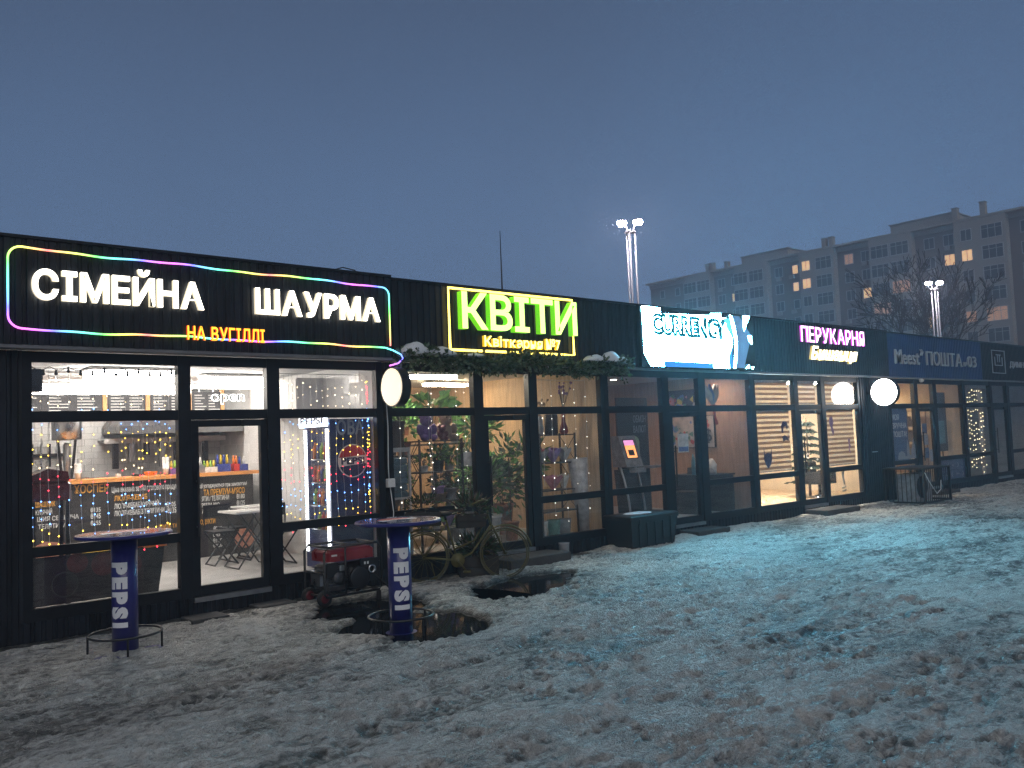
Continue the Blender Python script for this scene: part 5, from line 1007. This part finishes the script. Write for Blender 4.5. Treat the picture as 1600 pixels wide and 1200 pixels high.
b = MB(); b.box(-.22,.22,-.07,.07,.735,.745); b.tube([(-.2,.05,.735),(0,.05,RW)], .006, 5); b.tube([(-.2,-.05,.735),(0,-.05,RW)], .006, 5); b.build('rear_rack', 'bike_yellow', s, world=False)
b = MB(); b.tube([(.1,.05,.25),(.16,.18,-.0)], .008, 6); b.build('kickstand', 'bike_yellow', s, world=False)
mat('crate_dark', (.02,.017,.015), .75, var=.4, vscale=14)
ca, sa = math.cos(ang), math.sin(ang)
def planter(label, u, v, z, L, W, Hh, dens, mis, L_=.09):
    cx, cy = BR.x+u*ca-v*sa, BR.y+u*sa+v*ca
    s = thing('planter_crate', label, 'planter', (cx,cy,z), None, ang)
    for y in (-W/2,W/2):
        for k in range(2): b = MB(); b.box(-L/2,L/2,y-.008,y+.008,k*Hh/2+.004,(k+1)*Hh/2-.004); b.build('slat', 'crate_dark', s, world=False)
    for x in (-L/2,L/2): b = MB(); b.box(x-.008,x+.008,-W/2+.009,W/2-.009,0,Hh); b.build('end_board', 'crate_dark', s, world=False)
    b = MB(); b.box(-L/2+.009,L/2-.009,-W/2+.009,W/2-.009,.004,Hh*.8); b.build('soil', 'rubber', s, world=False)
    b = MB(); foliage(b, (0,0,Hh+.08), (L*.5,W*.55,.13), dens, L_, .03, mis, -.4); b.build('plants', LEAF, s, world=False)['kind'] = 'stuff'
planter('dark crate of winter plants on the rear rack of the yellow bicycle', 0, 0, .72, .44, .26, .17, 110, (0,0,4)); planter('dark crate with spiky plants on the bicycle frame', .62, .0, .66, .36, .22, .17, 130, (0,0,4), .16)
planter('dark crate of shrubs on the ground behind the bicycle', .72, .22, -.02, .5, .3, .3, 260, (0,0,4), .14)
# low things along the wall
s = thing('storage_chest', 'black plastic chest standing before the exchange window', 'chest', (10.75,-.3,0)); b = MB(); b.rings([[(10.2,-.62,-.03),(11.2,-.62,-.03),(11.2,-.12,-.03),(10.2,-.12,-.03)],[(10.15,-.66,.44),(11.25,-.66,.44),(11.25,-.1,.44),(10.15,-.1,.44)]]); b.build('body', 'black_plastic', s)
b = MB(); b.bbox(10.12,11.28,-.69,-.08,.441,.52,.02); b.build('lid', 'black_plastic', s); part('latch', 'black_metal', s, (10.3,10.34,-.70,-.69,.38,.46), (11.04,11.08,-.70,-.69,.38,.46)); part('rib', 'black_plastic', s, *[(10.32+i*.19,10.36+i*.19,-.665,-.655,.02,.40) for i in range(5)])
b = MB(); b.smooth = True; b.blob((10.6,-.4,.525), (.3,.16,.02), 12, 6, .1); b.build('snow_patch', 'roof_snow', s)
s = thing('cage_enclosure', 'dark mesh cage round an outdoor unit before the parcel shop', 'cage', (19.85,-.75,0))
cx0, cx1, cy0, cy1, ch = 19.05, 20.35, -1.15, -.28, .78
b = MB()
for x in (cx0,cx1):
    for y in (cy0,cy1): b.box(x-.02,x+.02,y-.02,y+.02,-.04,ch)
for z in (.03,ch-.02):
    b.box(cx0+.021,cx1-.021,cy0-.018,cy0+.018,z,z+.036); b.box(cx0+.021,cx1-.021,cy1-.018,cy1+.018,z,z+.036); b.box(cx0-.018,cx0+.018,cy0+.021,cy1-.021,z,z+.036); b.box(cx1-.018,cx1+.018,cy0+.021,cy1-.021,z,z+.036)
b.build('frame', 'black_metal', s)
for i in range(13): x = cx0+.08+i*(cx1-cx0-.16)/12; part('bar', 'black_metal', s, (x-.006,x+.006,cy0-.006,cy0+.006,.067,ch-.021))
for i in range(8): y = cy0+.09+i*(cy1-cy0-.18)/7; part('bar', 'black_metal', s, (cx0-.006,cx0+.006,y-.006,y+.006,.067,ch-.021))
part('top_sheet', 'black_metal', s, (cx0-.03,cx1+.03,cy0-.03,cy1+.03,ch+.001,ch+.012))
u_ = thing('condenser_unit', 'grey outdoor air unit inside the mesh cage', 'air unit', (19.7,-.6,0)); part('casing', 'pot_grey', u_, (19.25,20.1,-.85,-.45,.05,.65)); b = MB(); b.lathe([(.24,-.852),(.24,-.87),(.2,-.87),(.2,-.853)], (19.6,0,.35), 24, 'y'); b.build('fan_ring', 'black_plastic', u_); part('fan_blade', 'black_plastic', u_, (19.42,19.78,-.866,-.86,.33,.37), (19.58,19.62,-.874,-.868,.17,.53))
b = MB(); b.smooth = True; b.tube([(19.05,-1.18,.7),(19.2,-1.2,.5),(19.5,-1.22,.22),(19.75,-1.2,.3),(19.8,-1.19,.5)], .009, 5); single(b, 'loose_cable', 'print_white', 'thin pale cable drooping across the mesh cage front', 'cable', (19.4,-1.2,.1))
for x0, x1, y0, y1, z, m_, lab in ((3.45,3.85,-.55,-.2,.035,'concrete','small worn mat left of the shawarma doorstep'),(4.25,4.7,-.42,-.12,.035,'concrete','pale metal ramp plate at the shawarma door'),(7.75,8.9,-.6,-.1,.13,'concrete','grey step in front of the flower shop door'),(12.0,12.9,-.5,-.1,.1,'concrete','dark step in front of the exchange door'),(16.0,17.3,-.6,-.1,.12,'concrete','dark step in front of the hairdresser door'),(21.4,22.6,-.45,-.1,.1,'concrete','step in front of the parcel shop door')):
    b = MB(); b.bbox(x0,x1,y0,y1,-.06,z,.008); single(b, 'door_step', m_, lab, 'step', ((x0+x1)/2,(y0+y1)/2,0))
b = MB(); b.smooth = True; b.lathe([(.07,-.02),(.08,.2),(.085,.22),(.07,.21)], (9.05,-.3,0), 14); single(b, 'small_bucket', 'pot_grey', 'small grey bucket at the foot of the flower shop wall', 'bucket', (9.05,-.3,0))
b = MB(); b.box(19.0,19.25,-.075,-.071,1.15,1.17); single(b, 'wall_plate', 'letter_grey', 'thin pale plate on the dark pillar beside the hairdresser', 'plate', (19.1,-.07,1.1))
s = thing('outdoor_camera', 'small white dome camera under the parcel fascia', 'camera', (21.6,-.1,2.8)); b = MB(); b.smooth = True; b.blob((21.6,-.12,2.80), (.06,.06,.045), 10, 6); b.build('dome', 'pot_white', s); part('mount', 'pot_white', s, (21.57,21.63,-.14,-.06,2.83,2.846))
b = MB(); b.bbox(1.36,1.62,-.16,-.071,2.62,2.74,.01); single(b, 'junction_box', 'black_plastic', 'dark junction box on the wall under the left end of fascia', 'box', (1.5,-.1,2.62))
# ------------------------------------------------------------------ roofs, lamps, trees, apartment block behind
b = MB(); b.smooth = True; b.tube([(13.45,6,3.3),(13.45,6,5.2),(13.45,6,6.75)], [.03,.022,.008], 6); single(b, 'antenna_mast', 'black_metal', 'thin bare antenna mast rising behind the flower sign', 'antenna', (13.45,6,3.3))
b = MB(); b.smooth = True; b.tube([(5.45,.0,3.92),(5.5,.0,3.99),(5.65,.0,4.04),(5.82,.0,4.02),(5.95,.0,3.93)], .008, 5); single(b, 'roof_cable', 'rubber', 'loop of black cable over the right end of the shawarma parapet', 'cable', (5.7,0,3.92))
glow('street_lamp_light', (1,.84,.95), 300); mat('galvanised', (.32,.33,.34), .45, .6, var=.15)
def street_lamp(label, x, y, h):
    s = thing('street_lamp', label, 'street lamp', (x,y,0))
    for k in range(3): a = R(90+120*k); b = MB(); b.smooth = True; b.tube([(x+.19*math.cos(a),y+.19*math.sin(a),-.05),(x+.15*math.cos(a),y+.15*math.sin(a),h-.35)], [.05,.035], 10); b.build('pole', 'galvanised', s)
    for z in (h*.3,h*.6,h-.42): b = MB(); b.lathe([(.2,z),(.2,z+.04)], (x,y,0), 18); b.build('collar', 'galvanised', s)
    for k in range(2):
        a = R(-49+180*k); dx, dy = math.cos(a), math.sin(a); b = MB(); b.smooth = True; b.tube([(x+.1*dx,y+.1*dy,h-.4),(x+.16*dx,y+.16*dy,h-.12),(x+.22*dx,y+.22*dy,h-.02)], .025, 8); ar = b.build('arm', 'galvanised', s)
        b = MB(); b.smooth = True; b.lathe([(.02,.06),(.1,.05),(.15,.0),(.15,-.02)], (x+.27*dx,y+.27*dy,h), 16); hd_ = b.build('lamp_head', 'galvanised', ar)
        b = MB(); b.smooth = True; b.lathe([(.148,-.021),(.17,-.08),(.12,-.16),(.005,-.18)], (x+.27*dx,y+.27*dy,h), 16); b.build('lens', 'street_lamp_light', ar)
    L = bpy.data.lights.new('street_lamp_bulb', 'POINT'); L.energy = 90; L.color = (1,.86,.92); L.shadow_soft_size = .25; lo = bpy.data.objects.new('bulb', L); COL.objects.link(lo); lo.parent = s; lo.location = (0,0,h-.32)
street_lamp('lit triple pole street lamp rising behind the exchange sign', 22.4, 9.65, 9.0); street_lamp('lit street lamp farther off, before the apartment block among trees', 46.0, 9.7, 9.0)
# bare trees
mat('bark', (.035,.03,.028), .9, var=.3, vscale=10)
def bare_tree(label, x, y, h, spread, sd):
    q = random.Random(sd); s = thing('bare_tree', label, 'tree', (x,y,0)); tb = MB(); tb.smooth = True; cb = MB()
    def grow(p, d, L, r, dep, mb):
        pts = [p]; rr = [r]
        for i in range(3): d = (d+Vector((q.gauss(0,.12),q.gauss(0,.12),q.gauss(.04,.08)))).normalized(); p = p+d*L/3; pts.append(p); rr.append(r*(1-.13*(i+1)))
        rr = [max(x, .022) for x in rr]; mb.tube(pts, rr, 6 if dep < 2 else 4 if dep < 4 else 3, cap=False)
        if dep >= 6: return
        for k in range(q.choice((2,3,3)) if dep < 5 else 4):
            a = q.uniform(.3,.75)*spread*(.3 if k == 0 else 1); ax = d.cross(Vector((q.gauss(0,1),q.gauss(0,1),q.gauss(0,1)))).normalized(); nd = d.copy(); nd.rotate(Matrix.Rotation(a,3,ax)); nd.z += .12; grow(pts[q.choice((2,3,3))], nd.normalized(), L*q.uniform(.62,.85), rr[-1]*q.uniform(.62,.82), dep+1, cb)
    grow(Vector((x,y,-.1)), Vector((0,0,1)), h*.2, h*.017, 0, tb)
    tb.build('trunk', 'bark', s); cb.build('crown', 'bark', s); return s
bare_tree('bare tree left of the distant street lamp', 57.2, 17.0, 18.5, 1.2, 4); bare_tree('larger spreading bare tree right of the distant street lamp', 61.0, 13.5, 20, 1.3, 12); bare_tree('bare tree at the far right edge behind the last shop', 65.0, 10.0, 16, 1.1, 23)
s = thing('snowy_branches', 'heap of cut branches dusted with snow on the parcel shop roof', 'branches', (23,1.5,3.68))
for i in range(10): x = random.uniform(20.5,26.5); b = MB(); b.tube([(x,random.uniform(.4,2),3.74),(x+random.uniform(.8,1.6),random.uniform(.4,2),3.98+random.uniform(-.1,.14)),(x+random.uniform(1.7,2.4),random.uniform(.6,2),4.02)], [.03,.022,.008], 5); b.build('branch', 'bark' if i % 2 else 'roof_snow', s)
# apartment block on the plane X = BX
BX = 126.0
mat('render_light', (.31,.285,.255), .85, var=.12, vscale=.25); mat('brick_far', (.155,.115,.10), .9, var=.15, vscale=.4); mat('far_frame', (.42,.42,.42), .6); mat('far_roof', (.28,.29,.3), .8, var=.2); mat('far_pane', (.02,.025,.035), .12); glow('far_lit', (1,.56,.26), 1.0, False); glow('far_lit_dim', (1,.5,.3), .2, False)
apt = thing('apartment_block', 'long nine storey apartment block of brick and pale render, few windows lit', 'building', (BX+8,60,0))
part('wall', 'brick_far', apt, (BX+1.2,BX+16,2,95.8,-.2,29.3), label='brown brick wall'); part('parapet', 'render_light', apt, (BX-.1,BX+16.1,1.9,95.9,29.301,29.6)); part('roof', 'far_roof', apt, (BX+.3,BX+15.6,2.4,95.5,29.601,29.7))
SEC = [(95.8,87.2,'b'),(87.2,81.4,'l'),(81.4,76.5,'b'),(76.5,70.1,'l'),(70.1,64.2,'b'),(64.2,58.3,'l'),(58.3,52.6,'b'),(52.6,46.2,'l'),(46.2,40.3,'b'),(40.3,33.6,'l'),(33.6,27,'b'),(27,20,'l'),(20,13,'b'),(13,2,'l')]
for y1, y0, k in SEC:
    if k == 'l': part('bay', 'render_light', apt, (BX,BX+1.199,y0,y1,-.2,29.3))
    else: part('floor_band', 'render_light', apt, (BX+.9,BX+1.199,y0+.001,y1-.001,28.6,29.3))
wins = {}
def win_mesh(w_, h, nm):
    b = MB(); t_ = .09
    for y0, y1, z0, z1 in ((-w_/2,w_/2,h/2-t_,h/2),(-w_/2,w_/2,-h/2,-h/2+t_),(-w_/2,-w_/2+t_,-h/2+t_,h/2-t_),(w_/2-t_,w_/2,-h/2+t_,h/2-t_)): b.box(-.06,.02,y0,y1,z0,z1)
    nm_ = max(1, round(w_/.8))
    for i in range(1,nm_): y = -w_/2+w_*i/nm_; b.box(-.05,.02,y-.035,y+.035,-h/2+t_,h/2-t_)
    if w_ > 2: b.box(-.045,.02,-w_/2+t_,w_/2-t_,h*.18,h*.18+.06)
    p_ = MB(); p_.box(-.02,.0,-w_/2+.02,w_/2-.02,-h/2+.02,h/2-.02)
    return b.mesh(nm,'far_frame'), {k: p_.mesh('pane',k) for k in ('far_pane','far_lit','far_lit_dim')}
WT = {'w': win_mesh(2.75,1.95,'window'), 'n': win_mesh(1.5,1.65,'window'), 's': win_mesh(1.1,1.5,'window')}
ac_b = MB(); ac_b.box(-.4,0,-.4,.4,-.28,.28); ac_me = ac_b.mesh('air_unit','render_light')
COLS = [(93,'s','b'),(89.5,'s','b'),(85.8,'w','l'),(82.9,'w','l'),(79.9,'n','b'),(77.3,'s','b'),(75.2,'w','l'),(72.2,'w','l'),(68.6,'n','b'),(65.6,'s','b'),(63,'n','l'),(60,'w','l'),(56.4,'n','b'),(53.7,'n','b'),(51.0,'w','l'),(48.0,'w','l'),(44.2,'n','b'),(41.5,'n','b'),(38.7,'n','l'),(35.4,'w','l'),(31.5,'n','b'),(28.8,'s','b'),(25,'w','l'),(22,'w','l'),(17,'n','b'),(10,'w','l'),(5,'w','l')]
LIT = {(65.6,0):1,(63,0):1,(65.6,1):1,(63,1):1,(56.4,0):2,(53.7,2):1,(41.5,1):1,(38.7,1):1,(77.3,1):1,(44.2,4):1,(38.7,4):2,(51.0,3):2,(48,2):2,(35.4,4):2}
ql = wloc(apt); rr_ = random.Random(2)
for y, k, sct in COLS:
    nrow = 3 if y > 80 else 5 if y > 60 else 7
    for r_ in range(nrow):
        z = 27.25-r_*2.83; xx = BX-.0 if sct == 'l' else BX+1.2; fm_, pm_ = WT[k]
        o = bpy.data.objects.new('window', fm_); COL.objects.link(o); o.parent = apt; o.location = (xx-.001-ql.x,y-ql.y,z-ql.z)
        lit = LIT.get((y,r_),0); pn = bpy.data.objects.new('pane', pm_[['far_pane','far_lit','far_lit_dim'][lit]]); COL.objects.link(pn); pn.parent = o; pn.location = (-.003,0,0)
        if sct == 'b' and rr_.random() < .55: a_ = bpy.data.objects.new('air_unit', ac_me); COL.objects.link(a_); a_.parent = apt; a_.location = (xx-.002-ql.x,y+rr_.uniform(-.4,.6)-ql.y,z-1.15-ql.z)
for y0, y1 in ((41.2,50.5),(67.9,76.8)):
    part('stair_house', 'render_light', apt, (BX+3,BX+10,y0,y1,29.701,31.4)); part('stair_house_roof', 'far_roof', apt, (BX+2.8,BX+10.2,y0-.2,y1+.2,31.401,31.55))
for y, h in ((83,1.5),(82.0,1.5),(60.6,1.6),(59.4,1.6),(40.6,1.9),(36.9,2.0),(79,1.2),(30,1.8)): part('chimney', 'render_light', apt, (BX+1.5,BX+2.3,y-.35,y+.35,29.701,29.7+h)); part('chimney_cap', 'far_roof', apt, (BX+1.4,BX+2.4,y-.42,y+.42,29.702+h,29.8+h))
for y0, y1, k in ((72.6,50,0),): pass

# ------------------------------------------------------------------ evening haze
hz = bpy.data.materials.new('haze'); hz.use_nodes = True; n = hz.node_tree.nodes; l = hz.node_tree.links; n.clear()
o = n.new('ShaderNodeOutputMaterial'); v = n.new('ShaderNodeVolumePrincipled'); v.inputs['Color'].default_value = (.82,.88,1,1); v.inputs['Density'].default_value = .0036; v.inputs['Anisotropy'].default_value = .3
l.new(v.outputs[0], o.inputs['Volume']); M['haze'] = hz
b = MB(); b.box(-1505,1505,-1505,1505,-1.4,34.5); h_ = b.build('haze', 'haze'); h_['kind'] = 'stuff'
S.cycles.volume_bounces = 0

# ------------------------------------------------------------------ group phrases for things that repeat
GR = dict(bar_table='bar tables outside the shawarma shop', street_lamp='street lamps behind the row of shops', bare_tree='bare trees before the apartment block', teddy_bear='teddy bears on the left rack',
 potted_plant='potted plants in the flower shop', bouquet='bouquets on the flower racks', vase='vases on the right rack', folding_chair='folding chairs in the shawarma shop', folding_table='folding tables in the shawarma shop',
 zebra_blind='zebra blinds in the hairdresser windows', spot_lamp='recessed spots in the exchange shop', ceiling_lamp='ceiling lamps in the shops', door_step='steps and mats at the shop doors', light_curtain='light curtains behind the windows',
 round_sign='round projecting light boxes', planter_crate='planter crates on and behind the bicycle', window_sticker='stickers on the hairdresser windows', window_vinyl='vinyls on the parcel windows', shelf_rack='racks in the flower windows',
 flower_tub='tubs under the right rack', salon_chair='chairs in the salon', wall_canvas='canvases on the exchange side wall', disc_lamp='round lamps in the parcel shop', paper_cup_stack='cup stacks on the counter', counter_tray='trays on the counter', wicker_basket='wicker baskets in the flower window',
 desk_item='things on the exchange desk', shop_sign='signs on the shawarma fascia', office_chair='office chairs in the shops')
for o in bpy.data.objects:
    k = o.name.split('.')[0]
    if o.parent is None and 'category' in o and k in GR and 'group' not in o: o['group'] = GR[k]
